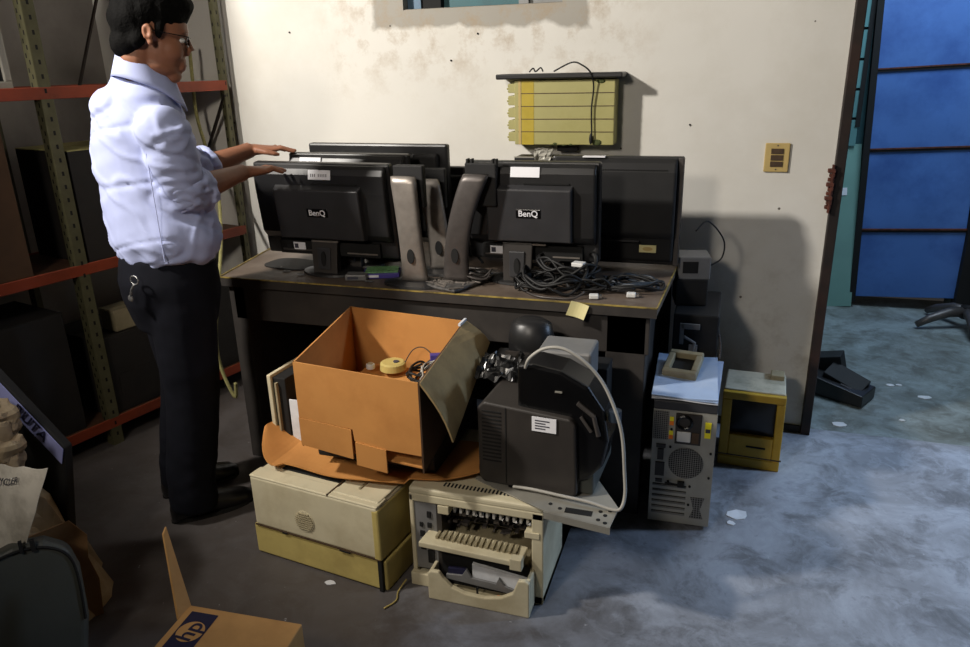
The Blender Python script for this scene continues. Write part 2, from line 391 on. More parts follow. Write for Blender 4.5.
# door frame
t = MB(); t.box(.372,.408,YW-.03,YW+.16,0,2.15); t.box(1.585,1.62,YW-.03,YW+.16,0,2.15); t.box(.372,1.62,YW-.03,YW+.16,2.12,2.17)
dtrim = struct(t.build('trim_1', 'frame_dark', bevel=.003))
rb = MB()
for k in range(9):
    zz = .955+k*.017; rb.box(.352+.004*sin(k*2.1), .374, YW-.045-.004*(k % 3), YW-.028, zz, zz+.014)
rb.box(.362,.37,YW-.05,YW-.03,.94,1.12)
rb.build('strike_plate', 'rust', dtrim, bevel=.002)
tag(MB().box(-2.9,.37,YW-.012,YW,0,.03).build('baseboard_back','desk_dark'),'','')
o = bpy.data.objects['baseboard_back']; del o['label']; del o['category']; struct(o)

# far room: blue metal door leaf, louvred window, leaning glass
bd = struct(MB().box(.80,1.36,4.955,4.995,.03,2.2).build('door_1', 'blue_door', bevel=.003)); bd.rotation_euler=(0,radians(-2.4),0); bd.location=(.02,0,.0)
s_ = MB()
for z in (1.385,.935,.455): s_.box(.80,1.36,4.945,4.956,z-.014,z)
s_.build('seam', 'slot_dark', bd)
s_ = MB()
for z in (1.385,.935,.455): s_.box(.80,1.36,4.940,4.956,z,z+.008)
s_.build('rusty_rail', 'rust', bd)
MB().box(.765,.80,4.93,5.0,0,2.15).build('door_frame', 'slot_dark', bd)
wn2 = struct(MB().box(.45,.765,4.985,4.998,.98,2.15).build('window_2', 'teal_frame'))
for k in range(7):
    z = .99+k*.165
    MB().box(.45,.70,4.955,4.962,z,z+.15, Matrix.Rotation(0,4,'X')).build('louvre_pane', 'teal_glass', wn2)
MB().box(.685,.71,4.95,4.985,1.1,2.15).build('dark_post','slot_dark',wn2)  # dark upright strip between the louvres and the blue door
gl = thing('glass_sheet', 'pale green glass sheet leaning on the far room wall beside the blue door', 'glass sheet', (.745,4.93,0))
MB().box(-.2,.055,-.004,.004,0,1.0).build('sheet','pale_glass',gl,rot=(radians(-2.5),radians(-3.5),0))
MB().box(-.06,-.01,-.008,-.004,.70,.745).build('sticker','white_label',gl,rot=(radians(-2.5),radians(-3.5),0))
struct(MB().box(1.36,1.44,4.9,5.0,0,2.7).build('trim_2','slot_dark'))
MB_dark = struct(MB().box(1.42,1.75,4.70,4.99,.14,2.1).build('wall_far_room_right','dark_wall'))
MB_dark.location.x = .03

# ------------------------------------------------------------------ desk
desk = thing('desk', 'long dark wooden desk with worn yellowish edge carrying the row of monitors', 'desk', (-.98,2.6,0))
D = lambda b, n, m, **k: b.build(n, m, desk, **k)
D(MB().hexa([(-.815,-.35,.738),(.80,-.35,.738),(.83,.36,.738),(-.93,.36,.738),(-.815,-.35,.768),(.80,-.35,.768),(.83,.36,.768),(-.93,.36,.768)]), 'desktop', 'desk_top', bevel=.003)
e = MB()
e.hexa([(-.815,-.354,.734),(.80,-.354,.734),(.80,-.35,.734),(-.815,-.35,.734),(-.815,-.354,.7675),(.80,-.354,.7675),(.80,-.35,.7675),(-.815,-.35,.7675)])
D(e, 'front_edge', 'desk_dark')
e = MB(); e.box(-.815,.80,-.3555,-.349,.7655,.7695); e.tube([(-.817,-.352,.768),(-.932,.36,.768)], .005, 6); e.tube([(.80,-.352,.767),(.83,.36,.767)], .003, 6)
D(e, 'edge_banding', 'desk_edge')
D(MB().box(-.78,.78,-.335,-.315,.60,.737), 'apron', 'desk_dark', bevel=.003)
D(MB().box(-.80,.80,.30,.32,.06,.737), 'shade_panel', 'desk_dark')  # added dark panel, blocks light so the space under the desk stays black
for x0,x1 in ((-.80,-.73),(.64,.77)):
    D(MB().box(x0,x1,-.335,-.26,0,.737), 'leg', 'desk_dark', bevel=.004)
    D(MB().box(x0,x1,.25,.32,0,.737), 'leg', 'desk_dark', bevel=.004)
D(MB().box(.70,.765,-.26,.25,.15,.737), 'side_panel', 'desk_dark')
D(MB().box(-.80,-.775,-.26,.25,.10,.737), 'side_panel', 'desk_dark')  # left panel added to keep the space under the desk dark
ZT = .7695

# ------------------------------------------------------------------ monitors (backs towards us; +y = screen side)
def monitor(name, label, loc, rz, w, z0, z1, style, tilt=0., stem_x=0., group='black monitors in a row on the desk'):
    t = thing(name, label, 'monitor', (loc[0],loc[1],ZT), rz, group)
    h = z1-z0; R = (tilt,0,0)
    o0 = z0-ZT
    def P(b, n, m, par=None, **k): 
        ob = b.build(n, m, par or t, **k)
        if par is None: ob.location.z = o0; ob.rotation_euler = R
        return ob
    P(MB().box(-w/2,w/2,-.006,.028,0,h), 'bezel', 'black_plastic', bevel=.008)
    P(MB().box(-w/2+.02,w/2-.02,.026,.0295,.025,h-.02), 'screen', 'screen')
    # shallow domed back shell
    def shell(inset, depth, y0, za, zb, nm, mat, bev=.012):
        x = w/2-inset
        b = MB().hexa([(-x,y0,za),(x,y0,za),(x,.004,za),(-x,.004,za),(-x,y0,zb),(x,y0,zb),(x,.004,zb),(-x,.004,zb)])
        b.v = [(vx*(.94 if vy < 0 else 1), vy, (za+(vz-za)*(1 if vy >= 0 else .985))) for vx,vy,vz in b.v]
        return P(b, nm, mat, bevel=bev, seg=4)
    if style == 'wide':
        # curved upper shoulder then raised rectangular hump
        n = 14; prof = [(.0,h-.004),(-.012,h-.006),(-.024,h-.016),(-.034,h-.035),(-.038,h*.72),(-.038,h*.28),(-.02,h*.2),(.0,h*.18)]
        P(MB().prism([(a,b) for a,b in prof], -w/2+.012, w/2-.012, 'yz'), 'back_shell', 'black_plastic', bevel=.01, seg=3)
        hx = w*.31
        hump = MB().hexa([(-hx,-.062,h*.24),(hx,-.062,h*.24),(hx+.006,-.03,h*.22),(-hx-.006,-.03,h*.22),(-hx,-.062,h*.76),(hx,-.062,h*.76),(hx+.006,-.03,h*.80),(-hx-.006,-.03,h*.80)])
        P(hump, 'rear_hump', 'black_panel', bevel=.005, seg=3)
        v = MB(); v.box(-.02,hx-.01,-.0405,-.036,h*.80,h*.815)
        P(v, 'vent_slot', 'slot_dark')
        bp = P(MB().box(-.043,.043,-.0645,-.06,h*.48,h*.57), 'logo_plate', 'gloss_black', bevel=.004)
        text('BenQ', 'logo', 'white_label', bp, .029, (0,-.0655,h*.526), (radians(90),0,0))
        P(MB().box(-.055,.055,-.045,-.03,h*.19,h*.205), 'hinge_strip', 'silver')
        P(MB().box(-w*.36,-.06,-.024,-.016,h*.055,h*.075), 'trim_strip', 'dark_silver')
        P(MB().box(.075,w*.36,-.024,-.016,h*.05,h*.065), 'trim_strip', 'silver')
        P(MB().box(-w*.38,w*.38,-.022,.0,h*.02,h*.17), 'port_recess', 'slot_dark')
        s = P(MB().box(-.15,-.10,-.0245,-.02,h*.07,h*.15), 'sticker', 'white_label')
        MB().box(-.146,-.13,-.0255,-.0243,h*.085,h*.135).build('print', 'ink', s)
        P(MB().box(-.18,-.16,-.024,-.02,h*.07,h*.12), 'port', 'black_matte')
    elif style == 'round':
        prof = [(.0,h-.004),(-.018,h-.006),(-.036,h-.02),(-.05,h-.05),(-.052,h*.62),(-.048,h*.3),(-.035,h*.26),(-.02,h*.04),(.0,.01)]
        P(MB().prism(prof, -w/2+.008, w/2-.022, 'yz'), 'back_shell', 'black_matte', bevel=.014, seg=4)
        v = MB()
        for k in range(44):
            xx = -w/2+.03+k*(w-.08)/44; v.box(xx,xx+.004,-.0505,-.046,h*.885,h*.895)
        P(v, 'vent_slots', 'slot_dark')
        s = P(MB().box(.095,.155,-.034,-.028,h*.13,h*.20), 'sticker', 'cream_label')
        MB().ell((.125,-.0342,h*.165),(.018,.0008,.007)).build('print','tan_plate',s)
        P(MB().box(w/2-.02,w/2-.002,-.012,.0,.0,h*.99), 'side_trim', 'dark_silver', bevel=.002)
        P(MB().box(-w*.2,w*.2,-.054,-.046,h*.235,h*.25), 'lower_lip', 'black_panel')
        P(MB().box(-.12,-.04,-.03,0,h-.003,h+.0012), 'top_label', 'white_label')
    elif style == 'thin':
        P(MB().box(-w/2+.03,w/2-.03,-.03,0,.03,h-.03), 'back_shell', 'black_matte', bevel=.02, seg=4)
        P(MB().box(-.09,.09,-.05,-.03,h*.3,h*.75), 'rear_hump', 'black_plastic', bevel=.008)
        sc = MB()
        for dx in (-.038,.038):
            for dz in (.92,.6): sc.cyl((.13+dx,-.036,h*dz-.01),.006,.01,'y',10)
        P(sc, 'mount_screws', 'chrome')
    # stand: stem with an oval cable hole, and a flat foot
    name_foot = loc[1] > 2.5
    if o0 > .03:
        st = MB().hexa([(-.05,-.062,.006),(.05,-.062,.006),(.045,-.02,.006),(-.045,-.02,.006),(-.055,-.05,o0+.07),(.055,-.05,o0+.07),(.05,-.012,o0+.07),(-.05,-.012,o0+.07)])
        so = st.build('stand_stem', 'warm_black' if style=='wide' else 'black_plastic', t, bevel=.004); so.location.x = stem_x
        ch = MB().hexa([(-.026,-.0655,.025),(.026,-.0655,.025),(.026,-.05,.025),(-.026,-.05,.025),(-.028,-.0585,o0+.04),(.028,-.0585,o0+.04),(.028,-.04,o0+.04),(-.028,-.04,o0+.04)])
        ch.build('stem_cover', 'black_panel', so, bevel=.003)
        hh = MB().loft([((0,-.067,.065),.010,.028,(1,0,0),(0,0,1)),((0,-.055,.065),.010,.028,(1,0,0),(0,0,1))],20)
        hh.build('cable_hole', 'slot_dark', so)
        fy = .05 if name_foot else .085
        ft = MB().loft([((0,.0,0),.12,fy,(1,0,0),(0,1,0)),((0,.0,.008),.118,fy-.002,(1,0,0),(0,1,0)),((0,.0,.014),.08,fy*.6,(1,0,0),(0,1,0))],36)
        fo = ft.build('stand_foot', 'black_plastic', t); fo.location.x = stem_x
    return t

def sticker(par, x0,x1,z0,z1,y,mat='white_label',lines=1, rot=0.):
    s = MB().box(x0,x1,y,y+.002,z0,z1).build('sticker', mat, par)
    if lines:
        q = MB(); n = 9
        for k in range(n):
            if k in (3,): continue
            a = x0+(x1-x0)*(.08+.84*k/n); q.box(a,a+(x1-x0)*.06,y-.0006,y+.001,z0+(z1-z0)*.32,z0+(z1-z0)*.62)
        q.build('print','ink',s)
    if rot: s.rotation_euler = (rot,0,0)
    return s
def shoulder_label(mon,x0,x1,h,lines=1):
    sh_=[c for c in mon.children if c.name.startswith('back_shell')][0]
    ya,za,yb,zb_=-.0365,h-.045,-.0275,h-.013
    s_=MB().hexa([(x0,ya-.003,za),(x1,ya-.003,za),(x1,ya,za),(x0,ya,za),(x0,yb-.003,zb_),(x1,yb-.003,zb_),(x1,yb,zb_),(x0,yb,zb_)]).build('sticker','white_label',sh_)
    if lines:
        q=MB(); m_=.45
        for k in range(9):
            if k==3: continue
            a=x0+(x1-x0)*(.12+.085*k); b_=a+(x1-x0)*.035
            def pt(x,t): return (x,ya+(yb-ya)*t-.0036,za+(zb_-za)*t)
            q.add([pt(a,.3),pt(b_,.3),pt(b_,.62),pt(a,.62)],[(0,1,2,3)])
        q.build('print','ink',s_)
mA = monitor('monitor', 'black monitor at the desk left, white lettered sticker above its maker badge', (-1.398,2.41), radians(-1), .555, .835, 1.185, 'wide', radians(7), stem_x=-.005)
shoulder_label(mA,-.030,.060,.345)
mB = monitor('monitor', 'black monitor under the far hand with a small white sticker along its top edge', (-1.365,2.53), radians(-1), .50, .84, 1.20, 'wide', radians(2))
shoulder_label(mB,-.185,-.095,.36)
mC = monitor('monitor', 'tall thin black monitor behind two others, two mounting screws near its top right', (-1.31,2.66), radians(-2), .60, .86, 1.222, 'thin', radians(1))
mE = monitor('monitor', 'black monitor in the desk middle with a blank white sticker beside its folded stem', (-.635,2.47), radians(1), .47, .845, 1.19, 'wide', radians(4), stem_x=-.045)
shoulder_label(mE,-.065,.035,.345,lines=0)
mF = monitor('monitor', 'large black monitor at the right desk end with an oval yellow sticker at lower right', (-.385,2.70), radians(1), .47, .79, 1.18, 'round', radians(-1), stem_x=-.06)
mH = monitor('monitor', 'low dark monitor in shadow behind the silver pole stands', (-.93,2.80), 0, .42, .80, 1.12, 'thin', 0)
sb = MB().box(-.055,.055,-.05,-.015,.0,.13).build('stand_column','black_plastic',mF,bevel=.004); sb.location=( -.10+.0,-.12,0)
spk = thing('speaker_box', 'black box with pale top edges standing behind the middle monitor', 'speaker', (-.70,2.90,ZT))
MB().box(-.11,.11,-.05,.05,0,.385).build('housing','black_plastic',spk,bevel=.005)
q=MB(); q.box(-.11,-.03,-.053,-.049,.383,.387); q.box(.0,.11,-.053,-.049,.383,.387); q.build('edge_strip','grey_metal',spk)
MB().cyl((-.07,-.053,.34),.016,.006,'y').build('knob','dark_silver',spk)
tp = MB()
def crump(u_,v_):
    x=-.70+(-.03+.07*u_); z=1.09+.10*v_
    return (x+.015*noise.noise(V((u_*4,v_*4,1)))+.02*(v_-.5), 2.835+.02*noise.noise(V((u_*5,v_*5,3))), z+.01*noise.noise(V((u_*4,v_*3,7))))
o = tp.grid(crump,8,10).build('tape_strip','grey_metal',solid=.002)
tag(o,'crumpled silver tape hanging over the black box behind the middle monitor','tape')

# ------------------------------------------------------------------ bare monitor stands
def pole_stand(label, loc, rz, lean, mat, h, base, head=True, teeth=False, wid=.034):
    t = thing('monitor_stand', label, 'stand', (loc[0],loc[1],ZT), rz, 'bare monitor pole stands')
    n = 16; rings = []
    for k in range(n+1):
        s = k/n; x = lean*s*s; yy = .035*sin(pi*s*.8)*-.5
        wd = wid*(1-.1*sin(pi*s)) *(1 if s < .97 else .93); 
        if s < .06: wd *= 1.12
        rings.append(((x,yy,.012+h*s), wd, .017, (1,0,0), (0,1,0), .6))
    po = MB().loft(rings, 28).build('pole', mat, t, smooth=True, bevel=0)
    hz = .012+h*.26; hx = lean*.07
    MB().loft([((hx,-.032,hz),.013,.026,(1,0,.0),(0,0,1)),((hx,-.012,hz),.013,.026,(1,0,0),(0,0,1))],22).build('cable_hole','slot_dark',po)
    if base == 'oval':
        MB().loft([((0,.0,0),.12,.07,(1,0,0),(0,1,0)),((0,.0,.008),.118,.068,(1,0,0),(0,1,0)),((0,0,.016),.06,.035,(1,0,0),(0,1,0))],36).build('foot','black_plastic',t)
    else:
        MB().box(-.075,.075,-.10,.17,0,.014).build('foot','camo',t,bevel=.006,rot=(0,0,radians(-21)))
        q=MB()
        for k in range(60):
            a=random.uniform(-.07,.07); b=random.uniform(-.095,.165); l=random.uniform(.008,.03)
            Mx = Matrix.Rotation(radians(-21),4,'Z')@Matrix.Translation((a,b,.014))@Matrix.Rotation(random.uniform(0,3),4,'Z')
            q.box(-l,l,-.0025,.0025,0,.003,Mx)
        q.build('foot_pattern','silver',t)
    if head:
        hd = MB().box(-.05+lean,.06+lean,.018,.05,h-.10,h+.045); hd.build('mount_head','black_matte',t,bevel=.004)
    if teeth:
        q = MB()
        for a in (-.045,-.03,.045,.055): q.box(lean+a,lean+a+.006,.02,.045,h+.04,h+.058)
        q.build('mount_tab','black_matte',t)
    return t
pole_stand('bright silver pole stand on an oval foot, nearest the desk front edge', (-1.028,2.325), 0, -.022, 'silver', .368, 'oval', wid=.047)
pole_stand('shorter silver pole stand half hidden behind the bright front one', (-.995,2.50), radians(8), -.04, 'silver', .335, 'oval', wid=.044)
s3 = pole_stand('dark grey pole stand leaning right on a mottled rectangular foot', (-.885,2.36), radians(0), .085, 'dark_silver', .375, 'rect', teeth=True, wid=.047)
s3.rotation_euler = (0,0,0)

# ------------------------------------------------------------------ small desk things
t = thing('card_box', 'small purple box topped with green circuit boards beside the front silver pole', 'box', (-1.205,2.40,ZT), radians(20))
MB().box(-.06,.075,-.045,.05,0,.018).build('box_body','violet',t,bevel=.002)
for k in range(3):
    MB().box(-.05,.07,-.035+.028*k,-.012+.028*k,.0185,.024).build('circuit_board','pcb_green',t)
q=MB(); q.box(-.04,.0,-.046,-.0445,.005,.014); q.build('print','white_label',t)
t = thing('adapter_block', 'flat grey adapter lying left of the purple box', 'adapter', (-1.265,2.335,ZT), radians(12))
MB().box(-.04,.04,-.025,.025,0,.022).build('case','grey_panel',t,bevel=.004)
q=MB(); q.box(-.03,.01,-.0262,-.0245,.006,.015); q.build('sticker','ink',t)
t = thing('mouse_pad', 'flat dusty dark foam pad on the left desk corner', 'pad', (-1.62,2.47,ZT), radians(-8))
MB().loft([((0,0,0),.11,.075,(1,0,0),(0,1,0),.6),((0,0,.004),.11,.075,(1,0,0),(0,1,0),.6)],32).build('pad_sheet','black_matte',t)
for k,(x,y) in enumerate([(-1.60,2.36),(-1.52,2.33),(-1.66,2.40),(-1.22,2.30)]):
    t = MB().grid(lambda u_,v_: (x+.03*u_, y+.02*v_, ZT+.001+.003*noise.noise(V((u_*3,v_*3,k*5.)))+.002),4,4).build('paper_scrap','grey_panel',solid=.0006)
    tag(t,['grey scrap of paper behind the desk front edge, left of monitor stem','grey scrap of paper nearest the left monitor stem','grey scrap of paper on the dark foam pad corner','grey scrap of paper in front of the purple box'][k],'scrap','dusty scraps on the desk')

def cable(label, pts, r, mat='rubber', group=None, n=7, name='cable'):
    o = MB().tube(smoothpath(pts, 7), r, n).build(name, mat, smooth=True)
    return tag(o, label, 'cable', group)
rc = random.Random(11)
def coil(cx, cy, rx, ry, turns, zlo, zhi, seed, yaw=0.):
    q = random.Random(seed); P=[]; n = int(turns*9)
    for i in range(n+1):
        a = 2*pi*i/9+seed; k=i/n; jit=.82+.3*q.random()
        x=rx*jit*cos(a); y=ry*jit*sin(a)
        P.append((cx+x*cos(yaw)-y*sin(yaw), cy+x*sin(yaw)+y*cos(yaw), zlo+(zhi-zlo)*q.random()))
    return P
G='tangled cables on the desk'
cl = [
 ('thick black cable coiled largest in the pile before the middle monitor', coil(-.53,2.38,.115,.085,5,ZT+.006,ZT+.075,1), .0055,'rubber'),
 ('black cable loops at the top of the pile before the middle monitor', coil(-.50,2.42,.10,.07,4,ZT+.05,ZT+.11,2), .005,'rubber'),
 ('black cable loops at the left side of the pile beside the stem', coil(-.60,2.36,.07,.055,4,ZT+.005,ZT+.05,3), .004,'rubber'),
 ('black cable looping right of the pile towards the grey coil', coil(-.42,2.40,.08,.06,4,ZT+.005,ZT+.06,4), .0045,'rubber'),
 ('slate blue cable coiled flat at the right desk end', coil(-.29,2.46,.085,.065,5,ZT+.005,ZT+.03,5), .0045,'blue_rubber'),
 ('thin black cable coiled over the slate blue one', coil(-.28,2.42,.10,.06,3,ZT+.005,ZT+.045,6), .003,'rubber'),
 ('thin grey cable tangled on the mottled stand foot', coil(-.84,2.40,.07,.05,3,ZT+.02,ZT+.05,7), .003,'dark_silver'),
]
for l,p,rr,mt in cl: cable(l,p,rr,mt,G)
cable('thin cable running along the desk front edge below the pile', [(-.64,2.33,ZT+.004),(-.57,2.27,ZT+.004),(-.50,2.262,ZT+.004),(-.45,2.27,ZT+.005),(-.42,2.30,ZT+.02)], .0035,'dark_silver',G)
cable('black cable rising in the gap between the left and middle monitors', [(-1.0,2.62,ZT+.01),(-.98,2.6,.9),(-.93,2.63,.98),(-.97,2.66,1.05),(-.90,2.64,1.0),(-.92,2.6,.88),(-.86,2.58,ZT+.02)], .005,'rubber',G)
def connector(label, loc, rz, mat='white_plastic', s=1.):
    t = thing('cable_connector', label, 'connector', loc, rz, 'cable plugs on the desk')
    MB().box(-.018*s,.012*s,-.012*s,.012*s,-.006,.008).build('plug_body',mat,t,bevel=.003)
    MB().box(.012*s,.022*s,-.008*s,.008*s,-.003,.005).build('plug_tip','chrome',t)
    return t
connector('white plug at the left side of the cable pile',(-.655,2.40,ZT+.007),.8,s=1.2)
connector('white plug on top of the right side of the cable pile',(-.455,2.40,ZT+.085),-.2,s=1.4)
connector('small pale plug in front of the cable pile near the tag',(-.385,2.30,ZT+.007),.2)
connector('small pale plug before the slate blue coil',(-.27,2.345,ZT+.007),.1)
t = thing('paper_tag','cream paper tag hanging over the desk front edge','tag',(-.43,2.243,.76))
MB().grid(lambda u_,v_: (-.02+.058*u_-.015*v_, -.004-.012*v_+.006*sin(3*u_), .016-.045*v_-.014*u_),6,6).build('tag_sheet','cream_label',t,solid=.0015)

# grey adapter and clutter behind the right end
bs = thing('black_case','tall black computer case standing behind the right desk end','computer',(-.075,2.80,0))
MB().box(-.075,.085,-.17,.15,0,.63).build('case_shell','black_matte',bs,bevel=.006)
q=MB()
for k in range(7): q.box(-.055,.065,-.174,-.169,.2+.03*k,.213+.03*k)
q.build('drive_slots','slot_dark',bs)
t = thing('network_switch','small grey box with a dark socket on the black case behind the desk','adapter',(-.11,2.79,.632),radians(10))
MB().box(-.055,.06,-.06,.06,.0,.10).build('spacer','black_matte',t,bevel=.004)
MB().box(-.05,.065,-.06,.06,.10,.185).build('case','grey_panel',t,bevel=.004)
MB().box(-.035,.02,-.063,-.058,.125,.168).build('socket','slot_dark',t)
cable('thin black cable looping out beside the grey box behind the desk',[(-.10,2.80,.90),(-.06,2.84,.93),(0.0,2.86,.86),(-.0,2.86,.79),(-.04,2.84,.76),(-.06,2.80,.74)],.003)
cable('grey cable hanging down beside the black case to the papers',[(-.01,2.70,.62),(.0,2.66,.60),(.02,2.64,.52),(.02,2.62,.47)],.004,'dark_silver')
t = thing('bracket_clutter','broken grey plastic bracket hanging on the front of the black case','bracket',(-.09,2.62,.58))
q=MB(); q.box(-.03,.035,-.01,.0,.0,.02); q.box(-.035,-.02,-.01,.0,-.06,.02); q.box(.0,.03,-.01,.0,-.09,-.06); q.tube([(-.02,-.005,-.03),(.02,-.01,-.05),(.01,-.005,-.12)],.006)
q.build('bracket_frame','grey_panel',t,bevel=.002)

# ------------------------------------------------------------------ PC tower and things on it
tw = thing('computer_tower','grey metal computer tower seen from its rear panel, under blue papers','computer',(-.072,2.235,0),radians(2))
MB().box(-.10,.10,.004,.43,.01,.465).build('shell','black_plastic',tw,bevel=.004)
MB().box(-.10,.10,0,.006,.012,.432).build('rear_panel','grey_metal',tw,bevel=.001)
MB().box(-.10,.10,-.004,.43,.433,.466).build('top_cover','black_panel',tw,bevel=.004)
vm = perforate(pm('vent_panel',(.5,.49,.47),.5,.3), 0, 2, 150, 150, .36)
MB().box(-.097,-.05,-.0015,.002,.325,.428).build('vent_panel',vm,tw)
ps = MB().box(-.028,.053,-.003,.002,.315,.425).build('power_supply','frame_dark',tw,bevel=.001)
MB().box(-.026,.051,-.0042,-.0028,.317,.423).build('supply_face','warm_black',ps)
q=MB(); q.tube([(-.0+.022*cos(a*pi/10),-.006,.395+.022*sin(a*pi/10)) for a in range(21)],.005,6); q.build('fan_ring','gloss_black',ps)
MB().box(-.022,.022,-.0085,-.003,.325,.362).build('power_socket','white_plastic',ps,bevel=.003)
MB().box(.024,.048,-.0075,-.003,.322,.36).build('power_plug','brown_dark',ps,bevel=.003)
for z,mt in ((.395,'yellow_tag'),(.380,'orange_tag'),(.345,'yellow_tag'),(.330,'orange_tag')):
    MB().box(-.047,-.034,-.0035,0,z,z+.014).build('safety_label',mt,tw)
MB().box(.064,.083,-.0035,0,.345,.40).build('safety_label','yellow_tag',tw)
MB().box(.066,.081,-.0045,-.003,.365,.378).build('label_mark','ink',tw)
fg = perforate(pm('fan_grille',(.5,.49,.47),.5,.3), 0, 2, 140, 140, .40)
MB().cyl((.012,-.0025,.245),.056,.004,'y',32).build('fan_grille',fg,tw)
q=MB()
for k in range(6): q.box(-.09,.02,-.003,0,.045+.021*k,.049+.021*k)
q.build('expansion_slots','grey_panel',tw)
q=MB()
for k in range(6): q.box(-.09,.02,-.0012,.001,.051+.021*k,.054+.021*k)
q.build('slot_gaps','slot_dark',tw)
gr = perforate(pm('lower_grille',(.5,.49,.47),.5,.3), 0, 2, 120, 120, .34)
MB().prism([(.035,.04),(.08,.04),(.068,.075),(.08,.12),(.035,.12),(.047,.075)],-.002,.001).build('lower_grille',gr,tw)
q=MB()
for z,hh,x0,x1 in ((.19,.05,-.085,-.055),(.25,.04,-.08,-.06),(.165,.012,-.082,-.06),(.295,.012,-.085,-.055)): q.box(x0,x1,-.004,0,z,z+hh)
q.build('port_block','warm_black',tw)
q=MB()
for x,z in ((-.04,.30),(.088,.20),(.088,.29),(-.04,.17),(.03,.16),(.03,.09),(-.04,.365)): q.cyl((x,-.004,z),.004,.004,'y',10)
q.build('screws','slot_dark',tw)
q=MB(); q.tube([(-.0,-.008,.165),(-.03,-.012,.17),(-.05,-.008,.168)],.003); q.box(-.01,.012,-.012,-.002,.158,.178)
q.build('lock_latch','slot_dark',tw)
for k,(dz,rz,mt) in enumerate([(0,0.02,'paper'),(.006,-.03,'blue_paper'),(.012,.03,'blue_paper')]):
    o = MB().grid(lambda u_,v_: (-.105+.205*u_, -.0+.36*v_, (.004*sin(u_*5+k) +.003*sin(v_*4+k*2))*.6+.003),8,8).build('paper_folder',mt,solid=.003,loc=(-.075,2.225,.470+dz),rot=(0,0,rz))
    tag(o,['white sheet of paper at the bottom on the computer tower','pale blue folder in the middle of the papers on the tower','pale blue folder topmost on the tower, under the beige frame'][k],'paper','papers on the computer tower')
t = thing('picture_frame','small beige rectangular frame lying on the blue folder','frame',(-.10,2.45,.493),radians(-8))
def ring(x0,x1,y0,y1,wd,h):
    q=MB(); q.box(x0,x1,y0,y0+wd,0,h); q.box(x0,x1,y1-wd,y1,0,h); q.box(x0,x0+wd,y0+wd,y1-wd,0,h); q.box(x1-wd,x1,y0+wd,y1-wd,0,h); return q
ring(-.055,.06,-.07,.07,.022,.03).build('bezel','beige_dark',t,bevel=.004,rot=(radians(12),0,0))
MB().box(-.033,.038,-.045,.05,.002,.008).build('inner_panel','slot_dark',t,rot=(radians(12),0,0))

# ------------------------------------------------------------------ yellow compact computer
mc = thing('compact_computer','yellowed old compact computer with built-in screen, by the wall','computer',(.165,2.70,0),radians(-3))
q=MB()
q.box(-.12,.105,0,.03,.0,.04); q.box(-.12,.105,0,.03,.28,.31); q.box(-.12,-.085,0,.03,.04,.28); q.box(.075,.105,0,.03,.04,.28); q.box(-.085,.075,0,.03,.04,.135)
q.build('front_bezel','mac_yellow',mc,bevel=.004)
MB().hexa([(-.12,.03,0.),(.105,.03,0.),(.095,.22,0),(-.11,.22,0),(-.12,.03,.31),(.105,.03,.31),(.095,.22,.30),(-.11,.22,.30)]).build('case','mac_yellow',mc,bevel=.006)
MB().box(-.117,.102,.02,.215,.307,.316).build('top_cover','mac_cream',mc,bevel=.006)
MB().box(.045,.095,.15,.21,.310,.335).build('handle_recess','beige_dark',mc,bevel=.003)
def scr(u_,v_):
    x=-.085+.16*u_; z=.135+.145*v_; return (x, .022-.012*(1-(2*u_-1)**2)*(1-(2*v_-1)**2), z)
MB().grid(scr,12,12).build('screen','screen',mc,smooth=True)
MB().box(-.02,.05,-.002,.004,.088,.095).build('disk_slot','slot_dark',mc)
MB().box(-.125,.11,-.001,.004,.045,.05).build('seam','brown_dark',mc)

# ------------------------------------------------------------------ wall block and switch plate
wb = thing('wiring_block','yellowed wall-mounted telephone wiring block with a black bar on top','wiring block',(-.655,YW,1.19))
MB().box(-.185,.215,-.10,0,.0,.246).build('housing','block_yellow',wb,bevel=.003)
MB().box(-.155,-.105,-.1012,-.099,.0,.246).build('stained_strip','block_stain',wb)
MB().box(-.168,-.158,-.102,-.099,.0,.246).build('side_rib','tan_plate',wb)
q=MB()
for k in range(1,5): q.box(-.17,.215,-.1015,-.099,k*.049,k*.049+.003)
q.build('row_groove','brown_dark',wb)
for k in range(5):
    q=MB(); q.box(-.212,-.183,-.095,-.02,.012+k*.047,.048+k*.047)
    for j in range(3): q.tube([(-.205,-.09,.020+k*.047+j*.010),(-.214-.004*(j%2),-.093,.018+k*.047+j*.010)],.0045,6)
    q.build('terminal','block_yellow',wb,bevel=.002)
MB().box(-.255,.245,-.125,.0,.252,.272).build('top_bar','black_plastic',wb,bevel=.005)
cw=[(-.12,-.11,.278),(-.105,-.11,.292),(-.095,-.11,.28),(-.075,-.11,.293),(-.065,-.11,.279)]
MB().tube(smoothpath(cw),.003,6).build('wire_loop','rubber',wb)
cw=[(-.02,-.12,.279),(.05,-.12,.31),(.09,-.125,.30),(.125,-.13,.272),(.135,-.115,.22),(.128,-.112,.14),(.131,-.112,.04)]
MB().tube(smoothpath(cw),.0032,6).build('drop_wire','rubber',wb)
MB().ell((.128,-.112,.025),(.007,.006,.022)).build('wire_plug','rubber',wb)
q=MB(); rr=random.Random(3)
for k in range(26): 
    a=-.03+.1*k/25; q.ell((a,rr.uniform(-.095,-.085),.0+rr.uniform(0,.016)*(1-abs(a-.02)/.06)),(.012,.008,.006),8,5)
q.build('dust_clump','moss',wb)
MB().ell((.16,-.1,.24),(.018,.006,.008),8,5).build('dust_clump','moss',wb); MB().ell((.15,-.1,.01),(.02,.006,.012),8,5).build('dust_clump','moss',wb)
MB().box(-.02,.06,-.05,0,-.03,.0).build('lower_bracket','black_matte',wb)
